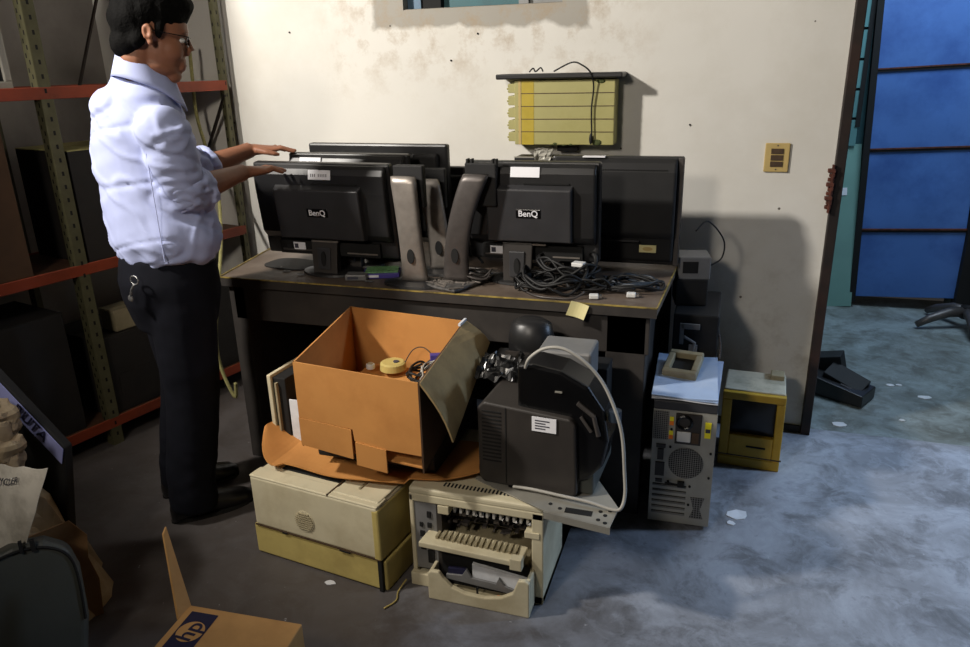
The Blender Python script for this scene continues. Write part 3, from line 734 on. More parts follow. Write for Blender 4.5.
sw = thing('switch_plate','tan wall plate with dark centre modules, right of the wiring block','switch',(.168,YW,1.085))
MB().box(-.044,.044,-.009,0,0,.108).build('plate','tan_plate',sw,bevel=.003)
for k in range(3):
    MB().box(-.022,.022,-.0125,-.008,.02+k*.024,.040+k*.024).build('rocker','brown_dark',sw,bevel=.001)
q=MB(); q.cyl((0,-.0105,.010),.003,.003,'y',8); q.cyl((0,-.0105,.099),.003,.003,'y',8); q.build('screw','dark_silver',sw)
for k,(x,z) in enumerate([(-1.02,1.62),(-1.14,1.52),(-1.895,1.655),(-.16,1.26)]):
    o=tag(MB().cyl((x,YW-.004,z),.0038,.005,'y',10).build('wall_nail','slot_dark'),['dark nail head in the wall below the window stain','dark nail head lowest in the wall above the thin monitor','dark nail head in the wall right of the rack post','dark nail head in the wall above the large right monitor'][k],'nail','nail heads in the wall')

# ------------------------------------------------------------------ printers
pa = thing('laser_printer','closed beige laser printer with a round speaker grille and yellowed base','printer',(-1.368,1.708,0),radians(-7.4))
W=.478; Dp=.40
MB().box(0,W,0.0,Dp,.115,.292).build('upper_housing','beige',pa,bevel=.008,seg=3)
MB().box(W-.022,W+.003,-.001,Dp-.01,.11,.285).build('side_cover','yellowed',pa,bevel=.006)
MB().box(-.012,W-.005,.004,Dp,.004,.112).build('base_tray','yellowed',pa,bevel=.007,seg=3)
MB().box(W-.0,W+.012,.01,Dp,.0,.105).build('tray_end','yellowed',pa,bevel=.006)
MB().box(W-.012,W+.001,.0,.01,.0,.11).build('gap','slot_dark',pa)
q=MB(); q.box(0,W,-.0015,.003,.1125,.1165); q.build('seam','brown_dark',pa)
sg = MB(); sg.cyl((.205,-.002,.178),.037,.004,'y',30); sg=sg.build('speaker_grille','beige',pa)
q=MB()
for k in range(8):
    z=.151+k*.0077; hw=sqrt(max(0,.034**2-(z-.178)**2)); q.box(.205-hw,.205+hw,-.006,-.001,z,z+.003)
q.build('grille_rib','beige_dark',sg,bevel=.0008)
q=MB(); q.tube([(-.03+.155+.0*k,0,0) for k in range(2)],.0001)
MB().box(.0,W,.0,.055,.289,.297).build('front_lip','beige',pa,bevel=.004)
MB().box(.30,.305,.0,Dp,.291,.2985).build('lid_seam','brown_dark',pa)
MB().box(.31,W-.006,.02,Dp-.03,.291,.300).build('lid_panel','beige',pa,bevel=.004)
MB().box(.375,.383,.06,.14,.299,.304).build('lid_latch','beige_dark',pa,bevel=.001)
MB().hexa([(.07,.075,.289),(.30,.075,.289),(.30,.36,.289),(.07,.36,.289),(.07,.075,.2935),(.30,.075,.2975),(.30,.36,.2975),(.07,.36,.2935)]).build('paper_output','slot_dark',pa)
q=MB(); q.box(.11,.13,-.003,0,.110,.116); q.box(.33,.37,-.003,0,.108,.112); q.build('catch','slot_dark',pa)

pb = thing('laser_printer','opened beige laser printer with exposed rollers and a pull-out paper tray','printer',(-.827,1.727,0))
W=.41; H=.33; Dp=.40
q=MB(); q.box(0,.014,0,Dp,0,H-.02); q.box(W-.035,W,0,Dp,.0,H-.02); q.box(0,W,.0,Dp,H-.045,H-.018); q.box(0,W,.25,Dp,0,H-.02); q.box(0,W,0,Dp,0,.03)
q.build('housing','beige',pb,bevel=.004)
MB().box(0,W,.0,Dp,H-.022,H+.002).build('top_cover','beige',pb,bevel=.008,seg=3)
q=MB()
for k in range(24): q.box(.10+k*.0115,.105+k*.0115,.03,.05,H+.0,H+.0035)
q.build('vent_slots','slot_dark',pb)
MB().box(.375,.392,.03,.055,H,H+.005).build('vent_catch','slot_dark',pb)
io = MB().box(.014,.085,.004,.02,.05,H-.045).build('port_panel','grey_panel',pb)
q=MB()
for x,z,a,b in ((.055,.235,.012,.02),(.055,.20,.012,.016),(.03,.165,.014,.02),(.05,.155,.01,.012),(.03,.20,.01,.014),(.052,.075,.02,.045),(.03,.12,.016,.012),(.055,.125,.012,.016)):
    q.box(x,x+a,.0,.006,z,z+b)
q.build('port','slot_dark',io)
MB().box(.085,W-.034,.20,.25,.03,H-.045).build('cavity_back','slot_dark',pb)
q=MB(); q.box(.084,.10,.004,.2,.03,H-.045); q.build('inner_wall','warm_black',pb)
# roller shaft with ribs
MB().tube([(.10,.06,.262),(W-.036,.06,.262)],.010,12).build('roller_shaft','black_plastic',pb)
for k in range(12):
    MB().box(.125+k*.0205,.133+k*.0205,.035,.055,.243,.272).build('rib','white_plastic',pb,bevel=.001)
q=MB(); q.box(.09,.125,.0,.03,.255,.283); q.build('corner_block','beige',pb,bevel=.002)
q=MB(); q.box(W-.055,W-.01,-.003,.03,.225,.245); q.build('corner_block','beige',pb,bevel=.002)
# fuser clutter
MB().tube([(.10,.08,.215),(W-.04,.08,.215)],.022,14).build('fuser_roller','gloss_black',pb)
q=MB(); rr=random.Random(5)
for k in range(22):
    x=rr.uniform(.10,.34); z=rr.uniform(.19,.235); l=rr.uniform(.005,.02)
    MB().box(x,x+l,.04,.062,z,z+rr.uniform(.003,.009)).build('fuser_part','dark_silver',pb)
# fold-down door
fd = MB().hexa([(.045,-.05,.165),(.355,-.05,.155),(.36,.02,.16),(.06,.02,.168),(.045,-.05,.183),(.355,-.05,.173),(.36,.02,.18),(.06,.02,.192)]).build('rear_door','beige',pb,bevel=.003)
q=MB()
for k in range(15): q.box(.09+k*.017,.098+k*.017,-.025,.015,.184-.0004*k,.194-.0006*k)
q.build('door_rib','beige_dark',fd)
MB().box(.325,.36,-.056,-.03,.148,.185).build('door_hinge','beige',fd,bevel=.002)
q=MB()
q.hexa([(.085,.01,.10),(.36,.01,.09),(.36,.20,.13),(.085,.20,.13),(.085,.01,.145),(.36,.01,.125),(.36,.20,.155),(.085,.20,.155)])
q.build('paper_guide','beige_dark',pb,bevel=.002)
# tray
tr = thing('paper_tray','','')
bpy.data.objects.remove(tr)
prof=[(.075,.0),(.385,.0),(.385,.118),(.372,.125),(.352,.122),(.335,.075),(.30,.052),(.25,.040),(.19,.042),(.15,.055),(.125,.080),(.11,.10),(.085,.10),(.075,.09)]
q=MB().prism(prof,-.066,-.05); q.box(.075,.385,-.05,.0,.0,.012); q.box(.372,.385,-.05,.01,.0,.12); q.box(.075,.087,-.05,.0,.0,.09); q.box(.0,.08,-.02,-.0,.0,.045)
ty=q.build('paper_tray','beige',pb,bevel=.004)
MB().box(.10,.372,-.045,.2,.012,.02).build('tray_floor','beige_dark',ty)
MB().box(.10,.372,-.005,.0,.018,.125).build('tray_back','slot_dark',ty)
q=MB(); q.prism([(.12,.055),(.36,.04),(.36,.05),(.30,.065),(.285,.09),(.275,.068),(.20,.072),(.185,.10),(.17,.075),(.12,.07)],-.03,-.022); q.build('paper_stop','grey_panel',ty,bevel=.001)
MB().hexa([(.20,-.02,.055),(.365,-.02,.045),(.365,-.008,.045),(.20,-.008,.055),(.20,-.02,.115),(.365,-.02,.095),(.365,-.008,.095),(.20,-.008,.115)]).build('paper_edge','paper',ty)
MB().hexa([(.125,-.024,.06),(.18,-.024,.06),(.18,-.012,.06),(.125,-.012,.06),(.125,-.024,.088),(.18,-.024,.094),(.18,-.012,.094),(.125,-.012,.088)]).build('feed_strip','ink_blue',ty)
MB().box(.222,.226,-.052,-.045,.013,.06).build('tray_rib','slot_dark',ty)
MB().box(.285,.32,-.049,-.046,.02,.045).build('tray_mark','orange_tag',ty)
cable('thin yellow string lying by the left foot of the opened printer',[(-.84,1.70,.02),(-.85,1.66,.004),(-.84,1.62,.004),(-.86,1.58,.004)],.0025,'yellowed',name='string')

# thin sheet-metal plate resting on the opened printer
pl = thing('metal_plate','bare sheet-metal chassis plate with punched slots, laid on the opened printer','plate',(-.43,1.9,.3365))
Z=.006
MB().prism([(-.215,-.09),(.03,-.20),(.205,-.225),(.215,-.13),(.12,.03),(.10,.2),(-.2,.2)],0,.003,'xy').build('plate_sheet','grey_metal',pl); psheet=bpy.data.objects['plate_sheet']
MB().hexa([(.02,-.203,-.018),(.206,-.229,-.018),(.206,-.226,-.018),(.02,-.200,-.018),(.02,-.203,.003),(.206,-.229,.003),(.206,-.226,.003),(.02,-.200,.003)]).build('plate_lip','grey_metal',pl)
q=MB(); q.box(.075,.15,-.19,-.165,.0025,.004); 
for x,y in ((.17,-.20),(.185,-.175),(.17,-.16),(.19,-.21),(.195,-.15),(.06,-.175),(.03,-.16)): q.cyl((x,y,.0025),.006,.0016,'z',10)
q.cyl((-.10,-.10,.0025),.01,.0016,'z',12)
pattern(psheet,q,'slot_dark')

# black multifunction printer on the plate
bp = thing('inkjet_printer','dusty black printer with side vents and a white sticker, on the metal plate','printer',(-.63,1.80,.3405),radians(-3))
q=MB().prism([(0,.02),(.015,0),(.285,0),(.295,.01),(.288,.225),(.272,.242),(.02,.26),(.0,.24)],0,.30)
q.build('lower_housing','warm_black',bp,bevel=.012,seg=3)
q=MB()
for k in range(14): q.box(.015,.072,-.002,.003,.075+k*.012,.079+k*.012)
q.build('vent_slots','slot_dark',bp)
MB().box(.085,.088,-.0015,.003,.01,.25).build('seam','slot_dark',bp)
q=MB().prism([(.115,.235),(.115,.375),(.16,.383),(.24,.372),(.315,.335),(.36,.27),(.375,.18),(.36,.10),(.32,.05),(.275,.03),(.265,.22)],.02,.13)
q.build('scanner_lid','gloss_black',bp,bevel=.01,seg=3)
s=MB().box(.165,.235,-.004,-.001,.195,.238).build('sticker','white_label',bp)
q=MB()
for k in range(4): q.box(.174,.174+.03+.012*(k%2),-.005,-.0035,.203+k*.008,.206+k*.008)
q.build('print','ink',s)
q=MB(); q.tube([(.29,.012,.29),(.335,.015,.255),(.35,.012,.2)],.007,6); q.tube([(.30,.012,.25),(.33,.01,.21)],.005,6); q.build('lid_trim','dark_silver',bp)
MB().box(.225,.245,.016,.021,.31,.314).build('logo_mark','grey_metal',bp)
MB().cyl((.385,.05,.235),.018,.03,'z',14).build('port_cap','blue_rubber',bp)
q=MB(); q.box(.27,.335,.03,.28,.0,.12); q.build('side_support','grey_plastic',bp,bevel=.006)
t = thing('plastic_housing','grey plastic box perched behind the black printer lid','box',(-.42,2.02,.601))
MB().box(-.075,.085,-.05,.08,.0,.105).build('housing','grey_panel',t,bevel=.008)
MB().box(-.07,.08,-.052,-.045,.02,.05).build('label_band','black_plastic',t)
t = thing('plastic_dome','black rounded plastic cover behind the black printer, left side','cover',(-.565,2.17,.60))
MB().loft([((0,0,0),.075,.06,(1,0,0),(0,1,0)),((0,0,.07),.075,.06,(1,0,0),(0,1,0)),((0,0,.115),.065,.05,(1,0,0),(0,1,0)),((0,0,.13),.04,.03,(1,0,0),(0,1,0))],28).build('dome_shell','black_plastic',t,smooth=True)
MB().box(-.07,.06,-.065,-.055,.02,.035).build('rim','warm_black',t)
t = MB().grid(lambda u_,v_: (-.69+.13*u_+.01*noise.noise(V((u_*4,v_*4,0))), 1.95+.12*v_, .605+.03*noise.noise(V((u_*5,v_*5,2)))+.035*v_),16,14).build('plastic_bag','gloss_black',solid=.001)
tag(t,'crumpled black plastic wrap on top of the black printer, left side','plastic wrap')
t = thing('plastic_support','dark plastic crate under the crumpled wrap behind the black printer','crate',(-.60,2.145,.3425))
MB().box(-.09,.09,-.03,.085,0,.255).build('crate_body','black_matte',t,bevel=.004)
MB().box(-.07,.07,-.033,-.029,.05,.2).build('crate_panel','slot_dark',t)
t2 = thing('plastic_support','dark plastic crate under the grey box behind the black printer','crate',(-.40,2.155,.3425))
MB().box(-.09,.09,-.03,.075,0,.255).build('crate_body','black_matte',t2,bevel=.004)
MB().box(-.07,.07,-.033,-.029,.05,.2).build('crate_panel','slot_dark',t2)
cable('long grey cable arching over the black printer and looping down its right side',
 [(-.49,1.815,.71),(-.475,1.80,.745),(-.44,1.80,.775),(-.40,1.80,.785),(-.36,1.80,.775),(-.31,1.80,.74),(-.27,1.80,.69),(-.235,1.79,.62),(-.215,1.785,.55),(-.205,1.78,.45),(-.20,1.77,.385),(-.208,1.75,.352),(-.235,1.75,.346),(-.30,1.76,.352),(-.38,1.77,.352),(-.46,1.78,.352),(-.52,1.78,.352)],.0048,'cable_grey')

# ------------------------------------------------------------------ cardboard sheet, black slab, box
def sheet(u_,v_):
    x=-1.41+.82*u_
    yf=1.745+.02*sin(u_*9)*(1 if u_>.15 else 0)+(.10*(max(0,u_-.8)/.2)**2)+(.13*(max(0,.13-u_)/.13)**2)
    yb=2.03-(.10*(max(0,.13-u_)/.13)**2)
    y=yf+(yb-yf)*v_
    z=.3085+.032*min(1,max(0,(u_-.0)/1.)) +.065*(max(0,.13-u_)/.13)**1.3+.006*sin(u_*14+v_*5)*(1-v_) + (.018 if u_>.7 else 0)*(1-v_)
    return (x,y,max(z,.306))
ct = MB().grid(sheet,48,12).build('cardboard_sheet','cardboard',solid=.004)
for v_ in ct.data.vertices: v_.co.z += .0
tag(ct,'flattened orange cardboard with a curled round end, spread over the two beige printers','cardboard')
sl = thing('toner_cartridge','flat dark plastic tray unit between the cardboard sheet and the open box','tray unit',(-.96,1.98,.352))
MB().box(-.20,.20,-.19,.20,.0,.072).build('tray_body','black_matte',sl,bevel=.006)
MB().box(.0,.195,-.195,-.185,.01,.06).build('tray_front','warm_black',sl,bevel=.002)

bx = thing('open_cardboard_box','open orange cardboard box of small parts with its right flap folded out','box',(0,0,0))
FL=V((-1.157,1.706)); FR=V((-.74,1.657)); BR=V((-.790,2.17)); BL=V((-1.24,2.22))
zb=.43; zt=.703; th=.005
def wallq(a,b,z0,z1,name,mat,off=0.):
    return MB().hexa([(a.x,a.y,z0),(b.x,b.y,z0),(b.x+off_n(a,b).x*th,b.y+off_n(a,b).y*th,z0),(a.x+off_n(a,b).x*th,a.y+off_n(a,b).y*th,z0),
      (a.x,a.y,z1),(b.x,b.y,z1),(b.x+off_n(a,b).x*th,b.y+off_n(a,b).y*th,z1),(a.x+off_n(a,b).x*th,a.y+off_n(a,b).y*th,z1)]).build(name,mat,bx)
def off_n(a,b):
    d=(b-a).normalized(); return V((-d.y,d.x))
wallq(FR,BR,zb,zt,'side_wall','carton_shaded'); wallq(BR,BL,zb,zt,'side_wall','cardboard'); wallq(BL,FL,zb,zt,'side_wall','cardboard')  # right wall coloured darker to paint in the shade below its flap
# front wall with the irregular lower edge
d=(FR-FL); L_=d.length; dn=d.normalized(); nn=V((-dn.y,dn.x))
def fp(s,z,o_=0.): p=FL+dn*(s*L_)+nn*o_; return (p.x,p.y,z)
def frontpoly(poly,name,y0=0.,mat='cardboard'):
    n=len(poly); b=MB(); vs=[fp(a,z,y0) for a,z in poly]+[fp(a,z,y0+th) for a,z in poly]
    b.add(vs,[tuple(range(n)),tuple(range(2*n-1,n-1,-1))]+[(i,i+n,(i+1)%n+n,(i+1)%n) for i in range(n)])
    return b.build(name,mat,bx)
frontpoly([(0,.526),(.45,.522),(.46,.485),(.72,.478),(.985,.482),(1,.703),(0,.703)],'front_wall')
frontpoly([(0,.435),(.44,.425),(.44,.520),(0,.525)],'lower_flap',-.002)
frontpoly([(.47,.41),(.715,.405),(.715,.478),(.47,.484)],'lower_flap',-.004)
MB().hexa([(FL.x+.01,FL.y+.02,zb),(FR.x-.01,FR.y+.02,zb),(BR.x-.005,BR.y-.005,zb),(BL.x+.01,BL.y-.01,zb),(FL.x+.01,FL.y+.02,zb+.005),(FR.x-.01,FR.y+.02,zb+.005),(BR.x-.005,BR.y-.005,zb+.005),(BL.x+.01,BL.y-.01,zb+.005)]).build('box_floor','cardboard',bx)
fl_=MB().hexa([(FR.x,FR.y,.688),(BR.x,BR.y,.688),(BR.x-.004,BR.y,.69),(FR.x-.004,FR.y,.69),
   (FR.x+.001,FR.y,.69),(BR.x+.001,BR.y,.69),(BR.x,BR.y,.691),(FR.x,FR.y,.691)])
def flapf(u_,v_):
    a=V((FR.x,FR.y,.703)).lerp(V((BR.x,BR.y,.703)),u_); b=V((-.668,1.70,.515)).lerp(V((-.715,2.19,.625)),u_)
    p=a.lerp(b,v_); p.x+=.012*sin(v_*pi); return p
MB().grid(flapf,6,6).build('top_flap','cardboard_out',bx,solid=.005)
q=MB(); q.box(-.79,-.782,2.10,2.16,.708,.716); q.build('torn_edge','paper',bx)
# contents
IZ=zb+.0055; LZ=.535
def putbox(x,y,label,name,fn,cat):
    t=thing(name,label,cat,(x,y,IZ+.03)); fn(t); return t
t=thing('foam_filler','crumpled brown packing paper filling the bottom of the open box','packing paper',(-.97,1.95,IZ))
bpy.data.objects.remove(t)
pk=MB().grid(lambda u_,v_: (-1.15+.33*u_, 1.74+.42*v_, LZ-.02+.012*noise.noise(V((u_*4,v_*4,9)))),14,14).build('packing_paper','cardboard',solid=.003)
tag(pk,'loose cardboard liner lying in the open box under the small parts','cardboard')
t=thing('round_puck','round yellowish plastic puck inside the open box','puck',(-1.03,2.10,LZ),0)
MB().loft([((0,0,0),.045,.045,(1,0,0),(0,1,0)),((0,0,.022),.043,.043,(1,0,0),(0,1,0)),((0,0,.026),.036,.036,(1,0,0),(0,1,0))],28).build('lid_body','yellowed',t)
MB().cyl((.012,0,.026),.010,.003,'z',12).build('lid_mark','ink',t)
t=thing('bottle_cap','small white cap near the front wall inside the open box','cap',(-1.105,2.08,LZ))
MB().cyl((0,0,0),.015,.018,'z',18).build('cap_body','white_plastic',t,bevel=.003)
MB().cyl((0,0,.018),.009,.003,'z',14).build('cap_top','beige',t)
cg='loose cables in the cardboard box'
cable('black cable tangle at the right inside the open box',coil(-.90,2.06,.05,.06,4,LZ,LZ+.04,21),.004,'rubber',cg)
cable('grey cable tangle beside the beige plug in the open box',coil(-.865,2.04,.03,.06,3,LZ+.01,LZ+.06,22),.003,'cable_grey',cg)
cable('thin brown wire arching over the lid in the open box',[(-1.0,2.10,LZ),(-.97,2.13,LZ+.06),(-.93,2.14,LZ+.07),(-.88,2.12,LZ+.04)],.002,'brown_dark',cg)
t=thing('cable_plug','violet and beige cable plug against the right wall of the open box','connector',(-.865,2.11,LZ+.045),.4)
MB().box(-.03,.012,-.012,.012,0,.022).build('plug_body','violet',t,bevel=.003); MB().box(.012,.045,-.018,.018,-.004,.026).build('plug_hood','beige',t,bevel=.003)

t=thing('drive_enclosure','beige metal casing leaning on its side left of the open box','casing',(-1.335,2.0,.312),radians(-4))
MB().box(-.065,-.05,-.09,.09,0,.235).build('side_plate','beige',t,bevel=.003)
MB().box(-.05,.0,-.08,.09,.0,.225).build('inner_unit','slot_dark',t,bevel=.002)
MB().box(-.035,-.028,-.092,.02,.03,.21).build('inner_plate','beige_dark',t); MB().box(.004,.05,-.075,-.07,.0,.15).build('paper_label','paper',t)

# ------------------------------------------------------------------ storage rack on the left
rk_yaw = atan2(.84,.19)-pi/2   # the rack front runs nearly along +y
rk = thing('storage_rack','slotted-angle storage rack with orange beams along the left wall','rack',(-2.41,2.18,0),rk_yaw)
def post(x,y,sx=-1,sy=1):
    fw=.045 if y<.5 else .026
    q=MB(); q.box(min(x,x+sx*fw),max(x,x+sx*fw),y-.0015,y+.0015,0,2.5); q.box(x-.0015,x+.0015,min(y,y+sy*fw),max(y,y+sy*fw),0,2.5)
    po=q.build('post','post_green',rk)
    h_=MB()
    for k in range(48):
        z=.04+k*.05
        h_.add([(x+sx*a_,y-.0022,z+b_) for a_,b_ in ((.012,.0),(.020,.0),(.020,.016),(.012,.016))],[(0,1,2,3)])
        h_.add([(x+sx*a_,y-.0022,z+.022+b_) for a_,b_ in ((.028,.0),(.036,.0),(.036,.016),(.028,.016))],[(0,1,2,3)]) if fw>.04 else None
        if x==0: h_.add([(x+.0022,y+sy*a_,z+b_) for a_,b_ in ((fw*.4,.0),(fw*.6,.0),(fw*.6,.016),(fw*.4,.016))],[(0,1,2,3)])
    pattern(po,h_,'slot_dark')
    return po
for y in (-.98,0,.84): post(0,y); post(-.40,y,1,1) 
for z in (.10,.77,1.44,2.3):
    MB().box(-.006,.002,-.98,.86,z-.022,z+.022).build('beam','beam_orange',rk,bevel=.002)
    MB().box(-.40,-.394,-.98,.86,z-.022,z+.022).build('beam','beam_orange',rk,bevel=.002)
    MB().box(-.394,-.006,-.98,.86,z+.008,z+.014).build('shelf_board','shelf_grey',rk)
MB().tube([(-.0,.84,1.40),(-.395,.84,.80)],.008,6).build('brace','frame_dark',rk)
MB().tube([(-.395,.40,1.455),(-.395,.76,2.28)],.008,6).build('brace','frame_dark',rk)
MB().box(-.35,-.008,.78,.83,1.455,1.462).build('shelf_lip','paper',rk)
Rk = Matrix.Translation((-2.41,2.18,0))@Matrix.Rotation(rk_yaw,4,'Z')
def onrack(x,y,z): return tuple(Rk@V((x,y,z)))
def carton(label, x,y,z,sx,sy,sz,mat,top=None,name='storage_box',lid=True,mark=True):
    t=thing(name,label,'box',onrack(x,y,z+.0145),rk_yaw)
    MB().box(-sx/2,sx/2,-sy/2,sy/2,0,sz).build('box_body',mat,t,bevel=.004)
    q=MB(); q.box(-sx/2,-.004,-sy/2,sy/2,sz,sz+.004); q.box(.004,sx/2,-sy/2,sy/2,sz,sz+.004); q.build('top_flap',top or mat,t)
    if mark: MB().box(sx/2,sx/2+.002,-sy*.3,sy*.25,sz*.2,sz*.5).build('side_label',top or mat,t)
    return t
t=carton('orange-topped cardboard box with a red ring mark, on the middle rack shelf at the left',-.20,-.33,.95-.18,.34,.36,.54,'carton_shaded','cardboard',mark=False)  # body colour carries painted shade; the top keeps plain cardboard
q=MB(); q.tube([(-.165+.028*cos(a*pi/8),-.184,.47+.028*sin(a*pi/8)) for a in range(17)],.005,6); q.build('ring_mark','rust',t)
MB().box(-.17,.17,-.1815,-.18,.37,.555).build('dark_band','crate_dark',t)
carton('black storage crate with a dusty yellow lid on the middle rack shelf',-.19,.24,.77,.36,.36,.44,'crate_dark','block_yellow',mark=False)
carton('dark carton on the bottom rack shelf next to the post',-.20,.20,.10,.34,.34,.34,'crate_dark','crate_dark')
carton('dark carton on the bottom rack shelf at the wall end',-.20,.62,.10,.34,.30,.42,'crate_dark','crate_dark')
carton('dark carton on the bottom rack shelf left of the post',-.20,-.30,.10,.34,.44,.50,'crate_dark','crate_dark')
carton('small pale beige carton standing on the dark carton beside the rack post',-.10,.21,.10+.347,.10,.14,.09,'beige_dark','beige_dark',mark=False)
t=thing('crt_monitor','old grey-framed screen at the left end of the top rack shelf','monitor',onrack(-.12,-.125,1.4545),rk_yaw+radians(84))
MB().box(-.20,.09,0,.10,.0,.26).build('case','grey_plastic',t,bevel=.01)
ring_=MB(); ring_.box(-.20,.09,-.02,0,.0,.03); ring_.box(-.20,.09,-.02,0,.23,.26); ring_.box(-.2,-.175,-.02,0,.03,.23); ring_.box(.065,.09,-.02,0,.03,.23); ring_.build('bezel','grey_metal',t,bevel=.004)
MB().box(-.175,.065,-.008,-.002,.03,.23).build('screen','screen',t)
cable('yellowish rope hanging from the rack beside the standing man',[(-2.34,2.95,1.62),(-2.35,2.95,1.445),(-2.355,2.95,1.313),(-2.33,2.95,1.165),(-2.26,2.9,1.0),(-2.16,2.75,.8),(-2.06,2.55,.6),(-2.064,2.5,.42),(-2.065,2.5,.27),(-2.014,2.5,.13),(-2.0,2.5,.2)],.008,'rope',name='rope')
bpy.data.objects['rope']['category']='rope'
t=thing('paper_roll_board','white board panel leaning on the wall beside the desk left end','board',(-2.02,3.04,0.9))
bpy.data.objects.remove(t)
t=thing('panel_board','white panel leaning upright on the wall at the left desk end','board',(-2.0,2.98,0),0)
MB().box(-.03,.15,-.01,.01,0,1.0).build('panel_sheet','paper',t,rot=(radians(-2),0,0),bevel=.003)
MB().box(.035,.05,-.014,-.010,.0,1.0).build('panel_edge','warm_black',t,rot=(radians(-2),0,0))

# ------------------------------------------------------------------ foreground left
t=thing('shipping_carton','small orange cardboard carton with a dark logo band and one raised flap, on the floor','box',(0,0,0))
a=V((-1.218,1.224)); b=V((-.905,1.245)); c=V((-.875,.92)); e_=V((-1.188,.90)); z1=.22
MB().hexa([(e_.x,e_.y,0),(c.x,c.y,0),(b.x,b.y,0),(a.x,a.y,0),(e_.x,e_.y,z1),(c.x,c.y,z1),(b.x,b.y,z1),(a.x,a.y,z1)]).build('carton_body','cardboard_tan',t,bevel=.003)
MB().hexa([(a.x-.0,a.y,z1-.004),(a.x+.004,a.y-.0,z1-.004),(a.x+.006,a.y-.05,z1-.004),(a.x,a.y-.05,z1-.004),(-1.288,1.262,.415),(-1.284,1.262,.415),(-1.280,1.245,.405),(-1.285,1.245,.405)]).build('raised_flap','cardboard_tan',t)
dx=(b-a).normalized(); dy=(e_-a).normalized()
def tp_(s,r_,z): p=a+dx*s+dy*r_; return (p.x,p.y,z)
bz=z1+.0012
band=MB().add([tp_(.02,.02,bz),tp_(.095,.02,bz),tp_(.095,.30,bz),tp_(.02,.30,bz)],[(0,1,2,3)]).build('logo_band','ink_blue',t)
cen=tp_(.058,.085,bz)
q=MB(); q.add([(cen[0]+.034*cos(k*pi/16),cen[1]+.034*sin(k*pi/16),bz+.0008) for k in range(32)],[tuple(range(32))]); q.build('logo_disc','cardboard_tan',band)
text('hp','logo_letters','ink_blue',band,.062,(cen[0],cen[1],bz+.0015),(0,radians(0),radians(88)),.0004)

gp=thing('plastic_cover','rounded grey plastic shell standing on end in the left foreground','plastic cover',(-1.60,1.08,0),radians(50))
prof=[(-.16,0),(.10,0),(.13,.14),(.135,.27),(.12,.335),(.07,.372),(.0,.38),(-.07,.36),(-.125,.30),(-.16,.18)]
MB().prism(prof,-.02,.05,'xz').build('shell','grey_plastic',gp,bevel=.018,seg=4,rot=(radians(-14),0,0))
rimp=smoothpath([(x*.93,-.023,z*.95+.004) for x,z in prof[2:-1]],5)
MB().tube(rimp,.004,6).build('rim_groove','slot_dark',gp,rot=(radians(-14),0,0))
q=MB(); q.box(.04,.05,-.03,-.015,.355,.385); q.box(.015,.023,-.03,-.015,.36,.39); q.box(-.15,-.09,-.024,-.018,.15,.165); q.build('clip','slot_dark',gp,rot=(radians(-14),0,0))
t=thing('cardboard_stub','torn brown cardboard piece behind the rounded grey shell','cardboard',(-1.60,1.08,0),radians(50))
MB().prism([(-.1,0),(.16,0),(.17,.12),(.155,.2),(.165,.27),(.13,.33),(-.1,.3)],.20,.205).build('sheet','cardboard_old',t)
# bags / papers pile
def bag(label,fn,mat,nu=26,nv=20,name='trash_bag',cat='bag',sol=.002):
    o=MB().grid(fn,nu,nv).build(name,mat,solid=sol); return tag(o,label,cat,'rubbish heap in the left foreground')
nz=lambda p,s,k: noise.noise(V((p[0]*s,p[1]*s,p[2]*s+k)))
def heap(cx,cy,rx,ry,h,seed,z0=0.):
    def f_(u_,v_):
        a=u_*2*pi; rr=v_; x=rx*rr*cos(a); y=ry*rr*sin(a); z=h*max(0,(1-rr**2.2))
        k=nz((cos(a)*rr*2,sin(a)*rr*2,0),1.4,seed)
        k2=nz((cos(a)*rr*6,sin(a)*rr*6,0),1.6,seed+5)
        q_=min(1,(1-rr)*4)
        return (cx+x*(1+.15*k),cy+y*(1+.15*k),max(0.004,z0*1+z*(1+.35*k)+.05*k2*q_))
    return f_
bag('brown paper heap lowest in the left foreground rubbish',heap(-2.02,1.30,.36,.24,.50,3),'bag_paper',48,20)
def strip(u_,v_):
    p=V((-1.82,1.14,.50)).lerp(V((-1.54,1.205,.615)),u_); p+=V((-.08*v_-.09*u_*v_,-.04*v_,-.36*v_)); 
    return (p.x+.015*nz((u_*3,v_*3,1),1,2), p.y+.02*sin(u_*5), p.z+.02*sin(u_*4)+.02*nz((u_*4,v_*4,1),1,4)-.05*(u_-.5)**2)
sackmesh=bag('pale plastic bag with faded lettering draped over the front of the rubbish',strip,'bag_plastic',20,14,'plastic_sack')
tx=text('RECYCLER','bag_print','ink',sackmesh,.03,(0,0,0),(0,0,0),.0)
for v in tx.data.vertices:
    u__=.52+v.co.x/.33; w__=.13-v.co.y/.36; p_=V(strip(min(max(u__,0),1),w__)); v.co=p_+V((.0045,-.008,.003))
def wad(cx,cy,cz,rx,ry,rz_,seed):
    b=MB(); b.ell((0,0,0),(rx,ry,rz_),40,26)
    for i,v in enumerate(b.v):
        q_=V(v); k=abs(noise.noise(q_*17+V((seed,0,0))))*1.5+.5*noise.noise(q_*42+V((0,seed,0))); q_*=(.72+.55*k); b.v[i]=(cx+q_.x,cy+q_.y,cz+q_.z)
    return b
for k,(a_,l_) in enumerate([((-1.87,1.30,.61,.085,.06,.085),'large creased cream paper wad on the rubbish heap left of the lilac strip'),((-1.785,1.27,.55,.05,.04,.085),'smaller creased cream paper wad on the rubbish heap behind the sack edge')]):
    tag(wad(*a_,k*7.3).build('crumpled_paper','bag_paper'),l_,'paper','rubbish heap in the left foreground')
